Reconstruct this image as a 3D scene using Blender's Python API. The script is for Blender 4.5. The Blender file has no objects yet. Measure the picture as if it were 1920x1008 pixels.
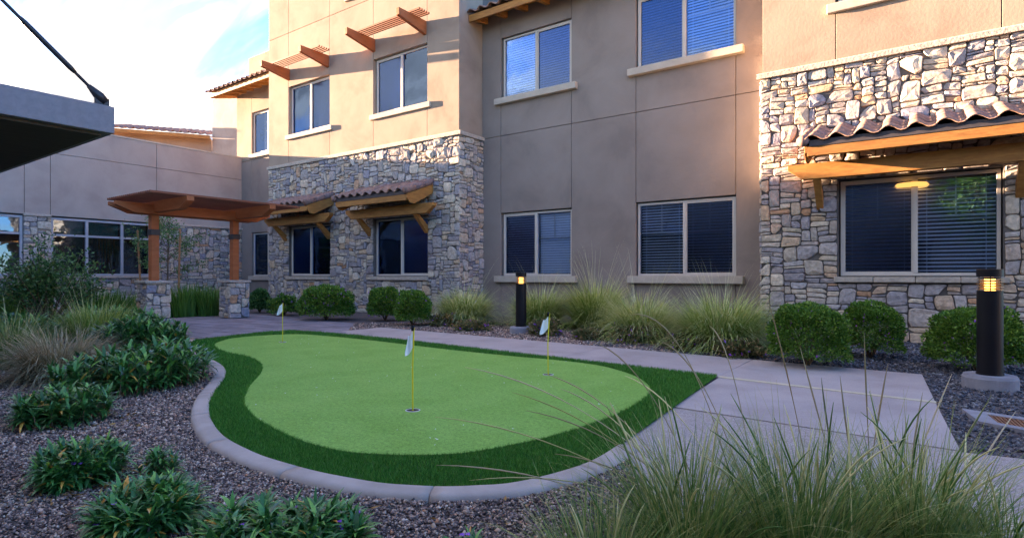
import bpy, math, random
import numpy as np
from mathutils import Vector, Matrix, noise
random.seed(11); RNG = np.random.default_rng(11)
SC = bpy.context.scene; COL = SC.collection
R = math.radians
# ------------------------------------------------------------------ camera
YAW = R(35.4); F = 1075.0; HOR = 517.0; CAMZ = 1.0
cd = bpy.data.cameras.new('camera'); cam = bpy.data.objects.new('camera', cd); COL.objects.link(cam)
cam.location = (0, 0, CAMZ); cam.rotation_euler = (R(90), 0, YAW)
cd.sensor_width = 36; cd.lens = 36*F/1920; cd.shift_y = (HOR-504)/1920; cd.clip_start = .05; cd.clip_end = 2000
SC.camera = cam
# ------------------------------------------------------------------ world, sun, exposure
SUN = Vector((-1, -1/7.5, .147)).normalized()       # towards the sun
EXPOSURE = 5.1
w = bpy.data.worlds.new('World'); SC.world = w; w.use_nodes = True
nt = w.node_tree; nt.nodes.clear(); N = nt.nodes.new; L = nt.links.new
out = N('ShaderNodeOutputWorld'); bg = N('ShaderNodeBackground'); bg.inputs[1].default_value = .075
sky = N('ShaderNodeTexSky'); sky.sky_type = 'NISHITA'; sky.sun_disc = False
sky.sun_elevation = math.asin(SUN.z); sky.sun_rotation = math.atan2(SUN.x, SUN.y) % (2*math.pi)
sky.air_density = 1.0; sky.dust_density = 0.0; sky.ozone_density = 3.5
tc = N('ShaderNodeTexCoord'); sep = N('ShaderNodeSeparateXYZ'); L(tc.outputs['Generated'], sep.inputs[0])
def wm(op, a, b, **k):
    n = N('ShaderNodeMath'); n.operation = op
    for i, v in enumerate((a, b)):
        if isinstance(v, (int, float)): n.inputs[i].default_value = v
        elif v is not None: L(v, n.inputs[i])
    n.use_clamp = k.get('clamp', False)
    return n.outputs[0]
zz = wm('ADD', wm('MAXIMUM', sep.outputs[2], 0.0), .22)
cx = N('ShaderNodeCombineXYZ'); L(wm('DIVIDE', sep.outputs[0], zz), cx.inputs[0]); L(wm('DIVIDE', sep.outputs[1], zz), cx.inputs[1])
mp = N('ShaderNodeMapping'); mp.inputs['Rotation'].default_value = (0, 0, R(62)); mp.inputs['Scale'].default_value = (.8, 2.6, 1); mp.inputs['Location'].default_value = (7.7, 6.1, 0)
L(cx.outputs[0], mp.inputs[0])
nz = N('ShaderNodeTexNoise'); nz.inputs['Scale'].default_value = 1.0; nz.inputs['Detail'].default_value = 9; nz.inputs['Roughness'].default_value = .55; nz.inputs['Distortion'].default_value = .5
L(mp.outputs[0], nz.inputs['Vector'])
# thin cloud is thickest on the sunward side of the sky, as such veils are
toward = N('ShaderNodeVectorMath'); toward.operation = 'DOT_PRODUCT'; L(tc.outputs['Generated'], toward.inputs[0]); toward.inputs[1].default_value = (-1, -.5, -.35)
bias = wm('MULTIPLY', toward.outputs['Value'], .16)
cl = wm('ADD', nz.outputs[0], bias)
rp = N('ShaderNodeMapRange'); rp.inputs[1].default_value = .44; rp.inputs[2].default_value = .70; rp.clamp = True; rp.interpolation_type = 'SMOOTHSTEP'; L(cl, rp.inputs[0])
gm = N('ShaderNodeMix'); gm.data_type = 'RGBA'; gm.blend_type = 'MULTIPLY'; gm.inputs['Factor'].default_value = 1
L(sky.outputs[0], gm.inputs['A']); gm.inputs['B'].default_value = (.27, .29, .36, 1)
mx = N('ShaderNodeMix'); mx.data_type = 'RGBA'; L(rp.outputs[0], mx.inputs['Factor']); L(gm.outputs['Result'], mx.inputs['A'])
n2 = N('ShaderNodeTexNoise'); n2.inputs['Scale'].default_value = 2.3; n2.inputs['Detail'].default_value = 8; n2.inputs['Distortion'].default_value = .6; L(mp.outputs[0], n2.inputs['Vector'])
cc = N('ShaderNodeValToRGB'); cc.color_ramp.elements[0].position = .40; cc.color_ramp.elements[0].color = (.30, .285, .285, 1); cc.color_ramp.elements[1].position = .62; cc.color_ramp.elements[1].color = (1, .90, .80, 1)
L(n2.outputs[0], cc.inputs[0]); sv = N('ShaderNodeVectorMath'); sv.operation = 'SCALE'; sv.inputs['Scale'].default_value = 1.38; L(cc.outputs[0], sv.inputs[0]); L(sv.outputs[0], mx.inputs['B'])
L(mx.outputs['Result'], bg.inputs[0]); L(bg.outputs[0], out.inputs[0])
sd = bpy.data.lights.new('sun', 'SUN'); sd.energy = 2.0; sd.angle = R(.5); sd.color = (1, .67, .42)
sun = bpy.data.objects.new('sun', sd); COL.objects.link(sun); sun.rotation_euler = SUN.to_track_quat('Z', 'Y').to_euler()
vs = SC.view_settings; SC.display_settings.display_device = 'sRGB'
vs.view_transform = 'Standard'; vs.look = 'None'; vs.exposure = EXPOSURE; vs.gamma = 1; vs.use_curve_mapping = False
SC.cycles.max_bounces = 8; SC.cycles.transparent_max_bounces = 12

# ------------------------------------------------------------------ surveying: photograph position -> place
CS, SN = math.cos(YAW), math.sin(YAW)
def ray(px):
    k = (px-960)/F; return (-SN+k*CS, CS+k*SN)
def GP(px, py, z=0.0):
    t = (CAMZ-z)*F/(py-HOR); r = ray(px); return (r[0]*t, r[1]*t)
def WX(px, Y): r = ray(px); return r[0]*Y/r[1]
def WY(px, X): r = ray(px); return r[1]*X/r[0]
# ------------------------------------------------------------------ materials
MATS = {}
def mat(name, c1, c2=None, scale=4.0, rough=.85, bump=0.0, bscale=None, metal=0, spec=.3, detail=6, c3=None, stretch=None, attr=None, sheen=0):
    m = bpy.data.materials.new(name); m.use_nodes = True; MATS[name] = m
    t = m.node_tree; nn = t.nodes.new; ll = t.links.new; b = t.nodes['Principled BSDF']
    b.inputs['Roughness'].default_value = rough; b.inputs['Metallic'].default_value = metal; b.inputs['Specular IOR Level'].default_value = spec
    g = nn('ShaderNodeTexCoord'); mpp = nn('ShaderNodeMapping'); 
    geo = nn('ShaderNodeNewGeometry'); ll(geo.outputs['Position'], mpp.inputs[0])
    if stretch: mpp.inputs['Scale'].default_value = stretch
    n1 = nn('ShaderNodeTexNoise'); n1.inputs['Scale'].default_value = scale; n1.inputs['Detail'].default_value = detail; n1.inputs['Roughness'].default_value = .6; n1.inputs['Distortion'].default_value = .4
    ll(mpp.outputs[0], n1.inputs['Vector'])
    cr = nn('ShaderNodeValToRGB'); cr.color_ramp.elements[0].position = .36; cr.color_ramp.elements[1].position = .66
    cr.color_ramp.elements[0].color = (*c1, 1); cr.color_ramp.elements[1].color = (*(c2 or c1), 1)
    if c3: e = cr.color_ramp.elements.new(.5); e.color = (*c3, 1)
    ll(n1.outputs[0], cr.inputs[0]); ll(cr.outputs[0], b.inputs['Base Color'])
    if bump:
        n2 = nn('ShaderNodeTexNoise'); n2.inputs['Scale'].default_value = bscale or scale*10; n2.inputs['Detail'].default_value = 5; ll(mpp.outputs[0], n2.inputs['Vector'])
        bp = nn('ShaderNodeBump'); bp.inputs['Strength'].default_value = 1; bp.inputs['Distance'].default_value = bump; ll(n2.outputs[0], bp.inputs['Height']); ll(bp.outputs[0], b.inputs['Normal'])
    return m
def tone(m, amount):      # piece-to-piece variation of brightness from the object's own random number
    t = m.node_tree; b = t.nodes['Principled BSDF']; src = b.inputs['Base Color'].links[0].from_socket
    oi = t.nodes.new('ShaderNodeObjectInfo'); mr = t.nodes.new('ShaderNodeMapRange'); mr.inputs[3].default_value = 1-amount; mr.inputs[4].default_value = 1+amount
    t.links.new(oi.outputs['Random'], mr.inputs[0]); vm = t.nodes.new('ShaderNodeVectorMath'); vm.operation = 'SCALE'
    t.links.new(src, vm.inputs[0]); t.links.new(mr.outputs[0], vm.inputs['Scale']); t.links.new(vm.outputs[0], b.inputs['Base Color'])
    return m
stucco_tan = tone(mat('stucco_tan', (.28, .213, .162), (.37, .29, .222), 1.1, .92, .002, 22, c3=(.335, .258, .197), detail=9, spec=.15), .03)
stucco_grey = tone(mat('stucco_grey', (.225, .185, .163), (.285, .237, .208), 1.0, .92, .002, 22, c3=(.26, .215, .187), detail=9, spec=.15), .03)
stucco_low = tone(mat('stucco_low', (.34, .28, .245), (.42, .355, .31), 1.0, .92, .002, 22, c3=(.39, .325, .28), detail=9, spec=.15), .03)
joint_dark = mat('joint_dark', (.10, .085, .075), (.14, .12, .11), 5)
trim_m = mat('trim_plaster', (0.425, 0.365, 0.297), (0.493, 0.425, 0.348), 5, .85, .001, 80)
cap_m = mat('cap_stone', (.36, .31, .26), (.50, .43, .35), 14, .9, .008, 30)
mortar_m = mat('mortar', (.10, .09, .085), (.145, .13, .12), 9, .95, .004, 60)
vinyl_m = mat('frame_vinyl', (.50, .45, .40), (.54, .49, .43), 3, .5)
alu_m = mat('frame_grey', (.33, .33, .35), (.37, .37, .39), 3, .45)
screen_dark = mat('room_dark', (.025, .024, .03), (.035, .033, .04), 2, .9)
blind_m = mat('blind_white', (.74, .76, .80), (.78, .80, .84), 2, .6)
blind_teal = mat('shade_teal', (.10, .24, .26), (.14, .30, .31), 14, .8)
curtain_m = mat('curtain_brown', (.20, .10, .05), (.32, .17, .08), 6, .9, stretch=(1, 9, .5))
cedar_m = tone(mat('beam_cedar', (0.289, 0.123, 0.030), (0.425, 0.200, 0.051), 5, .62, .002, 40, stretch=(1, 1, 5), detail=8), .12)
red_m = tone(mat('beam_redwood', (0.340, 0.098, 0.030), (0.408, 0.128, 0.043), 4, .6, .0015, 50, stretch=(1, 1, 4)), .07)
slat_m = tone(mat('slat_redwood', (0.204, 0.064, 0.030), (0.264, 0.089, 0.043), 4, .65), .1)
bracket_m = mat('dark_metal', (.02, .018, .022), (.03, .028, .032), 6, .45, metal=.2, spec=.5)
flash_m = mat('flashing', (.045, .04, .045), (.07, .06, .065), 8, .5)
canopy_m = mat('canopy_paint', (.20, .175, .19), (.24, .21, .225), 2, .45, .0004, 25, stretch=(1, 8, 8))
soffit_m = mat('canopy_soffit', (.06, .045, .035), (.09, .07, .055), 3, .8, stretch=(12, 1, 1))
conc_m = mat('concrete', (.35, .29, .275), (.44, .37, .35), 1.6, .82, .0012, 160, c3=(.40, .335, .32), detail=10)
curb_m = mat('curb_concrete', (.36, .295, .26), (.47, .39, .35), 3, .8, .0015, 120, detail=10)
paver_m = tone(mat('paver', (.19, .165, .19), (.27, .235, .26), 5, .8, .003, 50), .2)
cream_m = mat('cream_strip', (.50, .43, .30), (.58, .50, .36), 6, .7)
black_m = mat('bollard_black', (.008, .007, .009), (.012, .011, .013), 3, .4, spec=.2)
base_conc = mat('base_concrete', (.22, .21, .235), (.30, .285, .31), 6, .85, .002, 80)
rust_m = mat('grate_rust', (.17, .075, .04), (.27, .13, .07), 20, .8, .001, 60)
yellow_m = mat('pin_yellow', (.75, .62, .03), None, 1, .4)
flag_m = mat('flag_white', (.82, .81, .82), (.88, .87, .88), 8, .8)
white_m = mat('cup_white', (.75, .74, .78), None, 1, .4)
twig_m = mat('twig', (.10, .065, .04), (.17, .12, .08), 20, .9, .002, 60)
stake_m = mat('stake_wood', (.30, .14, .06), (.40, .21, .10), 8, .8)
def emis(name, c, s):
    m = bpy.data.materials.new(name); m.use_nodes = True; t = m.node_tree; t.nodes.clear()
    e = t.nodes.new('ShaderNodeEmission'); e.inputs[0].default_value = (*c, 1); e.inputs[1].default_value = s
    o = t.nodes.new('ShaderNodeOutputMaterial'); t.links.new(e.outputs[0], o.inputs[0]); return m
lamp_m = emis('lamp_glow', (1, .46, .09), .35); ceil_m = emis('ceiling_glow', (1, .5, .12), .045)
def glassmat(name, tint, refl=.35, rough=.02):
    m = bpy.data.materials.new(name); m.use_nodes = True; t = m.node_tree; t.nodes.clear(); nn = t.nodes.new; ll = t.links.new
    tr = nn('ShaderNodeBsdfTransparent'); tr.inputs[0].default_value = (*tint, 1)
    gl = nn('ShaderNodeBsdfGlossy'); gl.inputs['Roughness'].default_value = rough; gl.inputs[0].default_value = (.42, .62, 1, 1)
    fr = nn('ShaderNodeFresnel'); fr.inputs[0].default_value = 1.5
    mr = nn('ShaderNodeMapRange'); mr.inputs[1].default_value = 0; mr.inputs[2].default_value = 1; mr.inputs[3].default_value = refl*.55; mr.inputs[4].default_value = 1
    nz = nn('ShaderNodeTexNoise'); nz.inputs['Scale'].default_value = 1.6; geo = nn('ShaderNodeNewGeometry'); ll(geo.outputs[0], nz.inputs['Vector'])
    bp = nn('ShaderNodeBump'); bp.inputs['Distance'].default_value = .004; ll(nz.outputs[0], bp.inputs['Height']); ll(bp.outputs[0], gl.inputs['Normal'])
    ll(fr.outputs[0], mr.inputs[0]); mxs = nn('ShaderNodeMixShader'); ll(mr.outputs[0], mxs.inputs[0]); ll(tr.outputs[0], mxs.inputs[1]); ll(gl.outputs[0], mxs.inputs[2])
    o = nn('ShaderNodeOutputMaterial'); ll(mxs.outputs[0], o.inputs[0]); return m
glass_m = glassmat('glass_clear', (.90, .95, 1), .15); glass_scr = glassmat('glass_screened', (.52, .54, .64), .12, .15); glass_d = glassmat('glass_dark', (.7, .7, .66), .14)
def attrmat(name, stops, rough=.6, spec=.3, noise_scale=0, bump=0, trans=0, namp=.35):
    """colour picked on a ramp by the piece's own number stored in the mesh (attribute 'rnd')"""
    m = bpy.data.materials.new(name); m.use_nodes = True; t = m.node_tree; nn = t.nodes.new; ll = t.links.new; b = t.nodes['Principled BSDF']
    a = nn('ShaderNodeAttribute'); a.attribute_name = 'rnd'
    cr = nn('ShaderNodeValToRGB'); el = cr.color_ramp.elements
    while len(el) > 1: el.remove(el[0])
    el[0].position = stops[0][0]; el[0].color = (*stops[0][1], 1)
    for p, c in stops[1:]: e = el.new(p); e.color = (*c, 1)
    fac = a.outputs['Fac']
    geo = nn('ShaderNodeNewGeometry')
    ll(fac, cr.inputs[0]); src = cr.outputs[0]
    if noise_scale:
        nz = nn('ShaderNodeTexNoise'); nz.inputs['Scale'].default_value = noise_scale; nz.inputs['Detail'].default_value = 7; nz.inputs['Roughness'].default_value = .65; ll(geo.outputs['Position'], nz.inputs['Vector'])
        mr = nn('ShaderNodeMapRange'); mr.inputs[1].default_value = .3; mr.inputs[2].default_value = .7; mr.inputs[3].default_value = 1-namp; mr.inputs[4].default_value = 1+namp; ll(nz.outputs[0], mr.inputs[0])
        vm = nn('ShaderNodeVectorMath'); vm.operation = 'SCALE'; ll(src, vm.inputs[0]); ll(mr.outputs[0], vm.inputs['Scale']); src = vm.outputs[0]
        if bump:
            bp = nn('ShaderNodeBump'); bp.inputs['Distance'].default_value = bump; ll(nz.outputs[0], bp.inputs['Height']); ll(bp.outputs[0], b.inputs['Normal'])
    ll(src, b.inputs['Base Color']); b.inputs['Roughness'].default_value = rough; b.inputs['Specular IOR Level'].default_value = spec
    if trans:
        tl = nn('ShaderNodeBsdfTranslucent'); ll(src, tl.inputs[0]); ms = nn('ShaderNodeMixShader'); ms.inputs[0].default_value = trans
        o = t.nodes['Material Output']; ll(b.outputs[0], ms.inputs[1]); ll(tl.outputs[0], ms.inputs[2]); ll(ms.outputs[0], o.inputs[0])
    return m
stone_m = attrmat('field_stone', [(0, (0.248, 0.227, 0.243)), (.16, (0.389, 0.346, 0.313)), (.3, (0.270, 0.259, 0.297)), (.42, (0.497, 0.416, 0.313)), (.54, (0.324, 0.286, 0.270)), (.66, (0.605, 0.518, 0.400)), (.76, (0.389, 0.367, 0.367)), (.86, (0.475, 0.346, 0.227)), (.94, (0.540, 0.464, 0.367)), (1, (0.432, 0.248, 0.140))], .9, .15, 16, .012)
tile_m = attrmat('clay_tile', [(0, (.20, .12, .10)), (.35, (.28, .175, .14)), (.6, (.24, .16, .15)), (.85, (.34, .20, .14)), (1, (.19, .14, .14))], .85, .2, 18, .002)
pebble_m = attrmat('pebble', [(0, (0.058, 0.044, 0.041)), (.3, (0.167, 0.115, 0.104)), (.6, (0.297, 0.207, 0.176)), (.8, (0.438, 0.299, 0.217)), (.93, (0.708, 0.552, 0.445)), (1, (0.515, 0.230, 0.124))], .75, .3, 60, 0)
pebble_d = attrmat('pebble_dark', [(0, (.04, .042, .055)), (.4, (.085, .085, .105)), (.75, (.14, .135, .155)), (.93, (.22, .21, .22)), (1, (.33, .31, .30))], .75, .3, 60, 0)
turf_m = attrmat('turf_blade', [(0, (0.029, 0.119, 0.012)), (.5, (0.064, 0.222, 0.023)), (.85, (0.134, 0.332, 0.043)), (1, (0.158, 0.238, 0.065))], .65, .2)
muhly_m = attrmat('muhly_blade', [(0, (0.080, 0.162, 0.019)), (.3, (0.200, 0.313, 0.048)), (.55, (0.400, 0.464, 0.114)), (.8, (0.660, 0.648, 0.266)), (1, (0.800, 0.799, 0.513))], .6, .25, trans=.25)
tan_m = attrmat('tan_blade', [(0, (0.112, 0.125, 0.044)), (.3, (0.275, 0.225, 0.112)), (.7, (0.525, 0.413, 0.237)), (1, (0.688, 0.550, 0.362))], .6, .25, trans=.25)
deer_m = attrmat('deer_blade', [(0, (0.038, 0.099, 0.020)), (.35, (0.095, 0.204, 0.040)), (.65, (0.206, 0.300, 0.064)), (.85, (0.463, 0.420, 0.143)), (1, (0.800, 0.720, 0.372))], .5, .35, trans=.25)
ruel_m = attrmat('ruellia_leaf', [(0, (0.024, 0.084, 0.023)), (.45, (0.059, 0.199, 0.049)), (.8, (0.128, 0.340, 0.065)), (.93, (0.304, 0.540, 0.082)), (.955, (0.698, 0.319, 0.049)), (1, (0.800, 0.439, 0.082))], .38, .5, trans=.15)
shrub_m = attrmat('shrub_leaf', [(0, (0.039, 0.098, 0.010)), (.5, (0.090, 0.201, 0.022)), (.85, (0.173, 0.302, 0.035)), (.985, (0.273, 0.389, 0.062)), (.99, (0.326, 0.071, 0.475)), (1, (0.399, 0.086, 0.562))], .5, .35, trans=.2)
dshrub_m = attrmat('dark_leaf', [(0, (0.021, 0.067, 0.016)), (.6, (0.068, 0.164, 0.039)), (1, (0.169, 0.284, 0.078))], .4, .45, trans=.2)
brown_m = attrmat('brown_leaf', [(0, (0.062, 0.094, 0.029)), (.5, (0.146, 0.156, 0.058)), (.85, (0.312, 0.208, 0.096)), (.975, (0.416, 0.312, 0.154)), (.98, (0.416, 0.125, 0.768)), (1, (0.416, 0.125, 0.768))], .6, .2, trans=.2)
iris_m = attrmat('iris_blade', [(0, (0.034, 0.094, 0.016)), (.6, (0.085, 0.203, 0.029)), (1, (0.220, 0.328, 0.052))], .5, .35, trans=.2)

# ------------------------------------------------------------------ mesh helpers
def link(name, me, parent=None, m=None, label=None, cat=None, group=None, kind=None):
    o = bpy.data.objects.new(name, me); COL.objects.link(o)
    if parent: o.parent = parent
    if m is not None and me is not None and not me.materials: me.materials.append(m)
    if label: o['label'] = label
    if cat: o['category'] = cat
    if group: o['group'] = group
    if kind: o['kind'] = kind
    return o
def thing(name, loc, rz, label, cat, group=None):
    o = bpy.data.objects.new(name, None); COL.objects.link(o); o.location = loc; o.rotation_euler = (0, 0, rz); o.empty_display_size = .1
    o['label'] = label; o['category'] = cat
    if group: o['group'] = group
    return o
class MB:
    def __init__(s): s.v = []; s.f = []
    def add(s, vs, fs):
        b = len(s.v); s.v += [tuple(v) for v in vs]; s.f += [tuple(i+b for i in f) for f in fs]; return s
    def box(s, x0, x1, y0, y1, z0, z1):
        return s.add([(x, y, z) for z in (z0, z1) for y in (y0, y1) for x in (x0, x1)],
                     [(0, 2, 3, 1), (4, 5, 7, 6), (0, 1, 5, 4), (2, 6, 7, 3), (0, 4, 6, 2), (1, 3, 7, 5)])
    def prism(s, poly, z0, z1):           # poly: ccw xy
        n = len(poly)
        return s.add([(x, y, z0) for x, y in poly]+[(x, y, z1) for x, y in poly],
                     [tuple(range(n))[::-1], tuple(range(n, 2*n))]+[(i, (i+1) % n, n+(i+1) % n, n+i) for i in range(n)])
    def prof(s, poly, axis, a0, a1):      # 2D profile swept along axis 'x' (poly in y,z) or 'y' (poly in x,z)
        n = len(poly)
        p = (lambda a, q: (a, q[0], q[1])) if axis == 'x' else (lambda a, q: (q[0], a, q[1]))
        return s.add([p(a0, q) for q in poly]+[p(a1, q) for q in poly], [tuple(range(n))[::-1], tuple(range(n, 2*n))]+[(i, (i+1) % n, n+(i+1) % n, n+i) for i in range(n)])
    def tube(s, pts, rad, n=8, cap=True):
        pts = [Vector(p) for p in pts]; rad = rad if isinstance(rad, (list, tuple)) else [rad]*len(pts); b = len(s.v)
        for i, p in enumerate(pts):
            d = (pts[min(i+1, len(pts)-1)]-pts[max(i-1, 0)]).normalized()
            a = d.orthogonal().normalized() if abs(d.z) > .95 else d.cross(Vector((0, 0, 1))).normalized(); c = d.cross(a)
            s.v += [tuple(p+(a*math.cos(2*math.pi*j/n)+c*math.sin(2*math.pi*j/n))*rad[i]) for j in range(n)]
        for i in range(len(pts)-1):
            s.f += [(b+i*n+j, b+i*n+(j+1) % n, b+(i+1)*n+(j+1) % n, b+(i+1)*n+j) for j in range(n)]
        if cap: s.f += [tuple(b+j for j in range(n))[::-1], tuple(b+(len(pts)-1)*n+j for j in range(n))]
        return s
    def lathe(s, prof, n=32, c=(0, 0)):
        b = len(s.v)
        for r, z in prof: s.v += [(c[0]+r*math.cos(2*math.pi*j/n), c[1]+r*math.sin(2*math.pi*j/n), z) for j in range(n)]
        for i in range(len(prof)-1): s.f += [(b+i*n+j, b+i*n+(j+1) % n, b+(i+1)*n+(j+1) % n, b+(i+1)*n+j) for j in range(n)]
        return s
    def mesh(s, name, smooth=False, rnd=None):
        me = bpy.data.meshes.new(name); me.from_pydata(s.v, [], s.f); me.validate()
        if smooth: me.polygons.foreach_set('use_smooth', [True]*len(me.polygons))
        if rnd is not None: setrnd(me, rnd)
        me.update(); return me
    def obj(s, name, m, parent=None, smooth=False, bevel=0, **k):
        o = link(name, s.mesh(name, smooth, k.pop('rnd', None)), parent, m, **k)
        if bevel:
            b = o.modifiers.new('bevel', 'BEVEL'); b.width = bevel; b.segments = 2; b.limit_method = 'ANGLE'; b.angle_limit = R(40)
        return o
def setrnd(me, val):
    a = me.attributes.new('rnd', 'FLOAT', 'POINT'); n = len(me.vertices)
    a.data.foreach_set('value', np.full(n, val, dtype=np.float32) if np.isscalar(val) else np.asarray(val, dtype=np.float32))
def npmesh(name, V, Fa, rnd=None, smooth=False):
    me = bpy.data.meshes.new(name); V = np.asarray(V, dtype=np.float32); Fa = np.asarray(Fa, dtype=np.int32); k = Fa.shape[1]
    me.vertices.add(len(V)); me.vertices.foreach_set('co', V.ravel()); me.loops.add(Fa.size); me.loops.foreach_set('vertex_index', Fa.ravel())
    me.polygons.add(len(Fa)); me.polygons.foreach_set('loop_start', np.arange(0, Fa.size, k, dtype=np.int32)); me.polygons.foreach_set('loop_total', np.full(len(Fa), k, dtype=np.int32))
    me.update(calc_edges=True)
    if rnd is not None: setrnd(me, rnd)
    if smooth: me.polygons.foreach_set('use_smooth', np.ones(len(Fa), dtype=bool))
    return me
def catmull(pts, n=8, closed=False):
    P = [Vector((p[0], p[1])) for p in pts]; out = []; m = len(P)
    for i in range(m if closed else m-1):
        g = lambda j: P[j % m] if closed else P[max(0, min(m-1, j))]
        p0, p1, p2, p3 = g(i-1), g(i), g(i+1), g(i+2)
        for j in range(n):
            t = j/n; out.append(tuple(.5*((2*p1)+(-p0+p2)*t+(2*p0-5*p1+4*p2-p3)*t*t+(-p0+3*p1-3*p2+p3)*t**3)))
    if not closed: out.append(tuple(P[-1]))
    return out
def inpoly(x, y, poly):
    r = np.zeros(len(x), dtype=bool); n = len(poly)
    for i in range(n):
        x0, y0 = poly[i]; x1, y1 = poly[(i+1) % n]
        if y0 == y1: continue
        c = ((y0 > y) != (y1 > y)) & (x < (x1-x0)*(y-y0)/(y1-y0)+x0); r ^= c
    return r
def area(p): return .5*sum(p[i][0]*p[(i+1) % len(p)][1]-p[(i+1) % len(p)][0]*p[i][1] for i in range(len(p)))
def ccw(p): return list(p) if area(p) > 0 else list(p)[::-1]

# ------------------------------------------------------------------ stone cladding
def lay_stones(x0, x1, z0, z1, holes=(), cw=.052, ch=.04, big=1.0, seed=0):
    """pack irregular field and ledge stones; returns [(polygon, thickness)] in wall coordinates"""
    rs = random.Random(seed); nx = max(2, round((x1-x0)/cw)); nz_ = max(2, round((z1-z0)/ch)); cw = (x1-x0)/nx; ch = (z1-z0)/nz_
    occ = np.zeros((nz_, nx), dtype=bool)
    for hx0, hx1, hz0, hz1 in holes:
        a, b = round((hx0-x0)/cw), round((hx1-x0)/cw); c, d = round((hz0-z0)/ch), round((hz1-z0)/ch); occ[max(0, c):max(0, d), max(0, a):max(0, b)] = True
    out = []
    kinds = [(6, 6, .08), (4, 5, .14), (6, 3, .12), (5, 2, .16), (3, 3, .12), (7, 2, .07), (4, 2, .10), (4, 1, .12), (5, 7, .04), (3, 1, .05)]
    def warp(x, z):
        a = noise.noise(Vector((x*3.1+seed, z*3.1, 1.7)))*.046; b = noise.noise(Vector((x*3.1, z*3.1+seed, 7.3)))*.046
        e = min(x-x0, x1-x, z-z0, z1-z); e = max(0, min(1, e/.08))
        for hx0, hx1, hz0, hz1 in holes:
            d = max(hx0-x, x-hx1, hz0-z, z-hz1); e = min(e, max(0, min(1, d/.08)))
        return x+a*e, z+b*e
    for r in range(nz_):
        for c in range(nx):
            if occ[r, c]: continue
            q = rs.random(); s = 0
            for kw, kh, p in kinds:
                s += p
                if q < s: break
            kw = max(2, round(kw*big*rs.uniform(.75, 1.25))); kh = max(1, round(kh*big*rs.uniform(.8, 1.2)))
            wd = 0
            while wd < kw and c+wd < nx and not occ[r, c+wd]: wd += 1
            if c+wd < nx and not occ[r, c+wd]:      # don't leave a one-cell sliver
                if c+wd+1 >= nx or occ[r, c+wd+1]: wd += 1
            hh = 0
            while hh < kh and r+hh < nz_ and not occ[r+hh, c:c+wd].any(): hh += 1
            if wd*hh < 3 and r+hh < nz_ and not occ[r+hh, c:c+wd].any(): hh += 1
            occ[r:r+hh, c:c+wd] = True
            ax, az, bx_, bz = x0+c*cw, z0+r*ch, x0+(c+wd)*cw, z0+(r+hh)*ch
            g = .0055; ax += g; az += g; bx_ -= g; bz -= g
            mn = min(bx_-ax, bz-az); pts = []
            cuts = [(rs.uniform(.05, .30), rs.uniform(.05, .30)) for _ in range(4)]
            if rs.random() < .35: cuts[rs.randrange(4)] = (rs.uniform(.5, .9), rs.uniform(.4, .7))
            cs = [((ax, az), (1, 0), (0, 1)), ((bx_, az), (0, 1), (-1, 0)), ((bx_, bz), (-1, 0), (0, -1)), ((ax, bz), (0, -1), (1, 0))]
            for (cx0, cz0), d1, d2 in cs:
                i = cs.index(((cx0, cz0), d1, d2)); c1, c2 = cuts[i][0]*mn, cuts[i][1]*mn
                p0 = (cx0+d2[0]*c2, cz0+d2[1]*c2); p1 = (cx0+d1[0]*c1, cz0+d1[1]*c1)
                pm = ((p0[0]+p1[0])*.42+cx0*.16, (p0[1]+p1[1])*.42+cz0*.16)
                pts += [p0, pm, p1] if wd*hh > 5 else [p0, p1]
            pts = [warp(*p) for p in pts]
            dp = min(.055, .022+.12*mn)*rs.uniform(.7, 1.2)
            out.append((pts, dp, (bx_-ax)*(bz-az), rs.random()))
    return out
def stone_geo(pts, dp, rs, flip=False):
    n = len(pts); cxm = sum(p[0] for p in pts)/n; czm = sum(p[1] for p in pts)/n
    tx, tz = rs.uniform(-.12, .12), rs.uniform(-.12, .12)
    V = []
    for k, d in ((1, 0), (.985, .6), (.91, .92)):
        for p in pts:
            j = 0 if k == 1 else rs.uniform(-.13, .13)*dp
            V.append((cxm+(p[0]-cxm)*k, -(dp*d)+j*(1 if k < .97 else .5)-(0 if k == 1 else ((p[0]-cxm)*tx+(p[1]-czm)*tz)*.8), czm+(p[1]-czm)*k))
    m = []
    for p in pts[::2] if n > 8 else pts:
        m.append(len(V)); V.append((cxm+(p[0]-cxm)*.45+rs.uniform(-.01, .01), -dp*rs.uniform(.95, 1.25), czm+(p[1]-czm)*.45))
    V.append((cxm, -dp*rs.uniform(.95, 1.3), czm)); Fs = []
    for a in range(2): Fs += [(a*n+i, a*n+(i+1) % n, (a+1)*n+(i+1) % n, (a+1)*n+i) for i in range(n)]
    q = len(m); b = 2*n
    for i in range(n):
        j = (i+1) % n; mi, mj = m[i*q//n], m[(j*q//n) % q]
        Fs.append((b+i, b+j, mj) if mi == mj else (b+i, b+j, mj, mi))
    for i in range(q): Fs.append((m[i], m[(i+1) % q], len(V)-1))
    return V, Fs
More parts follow.
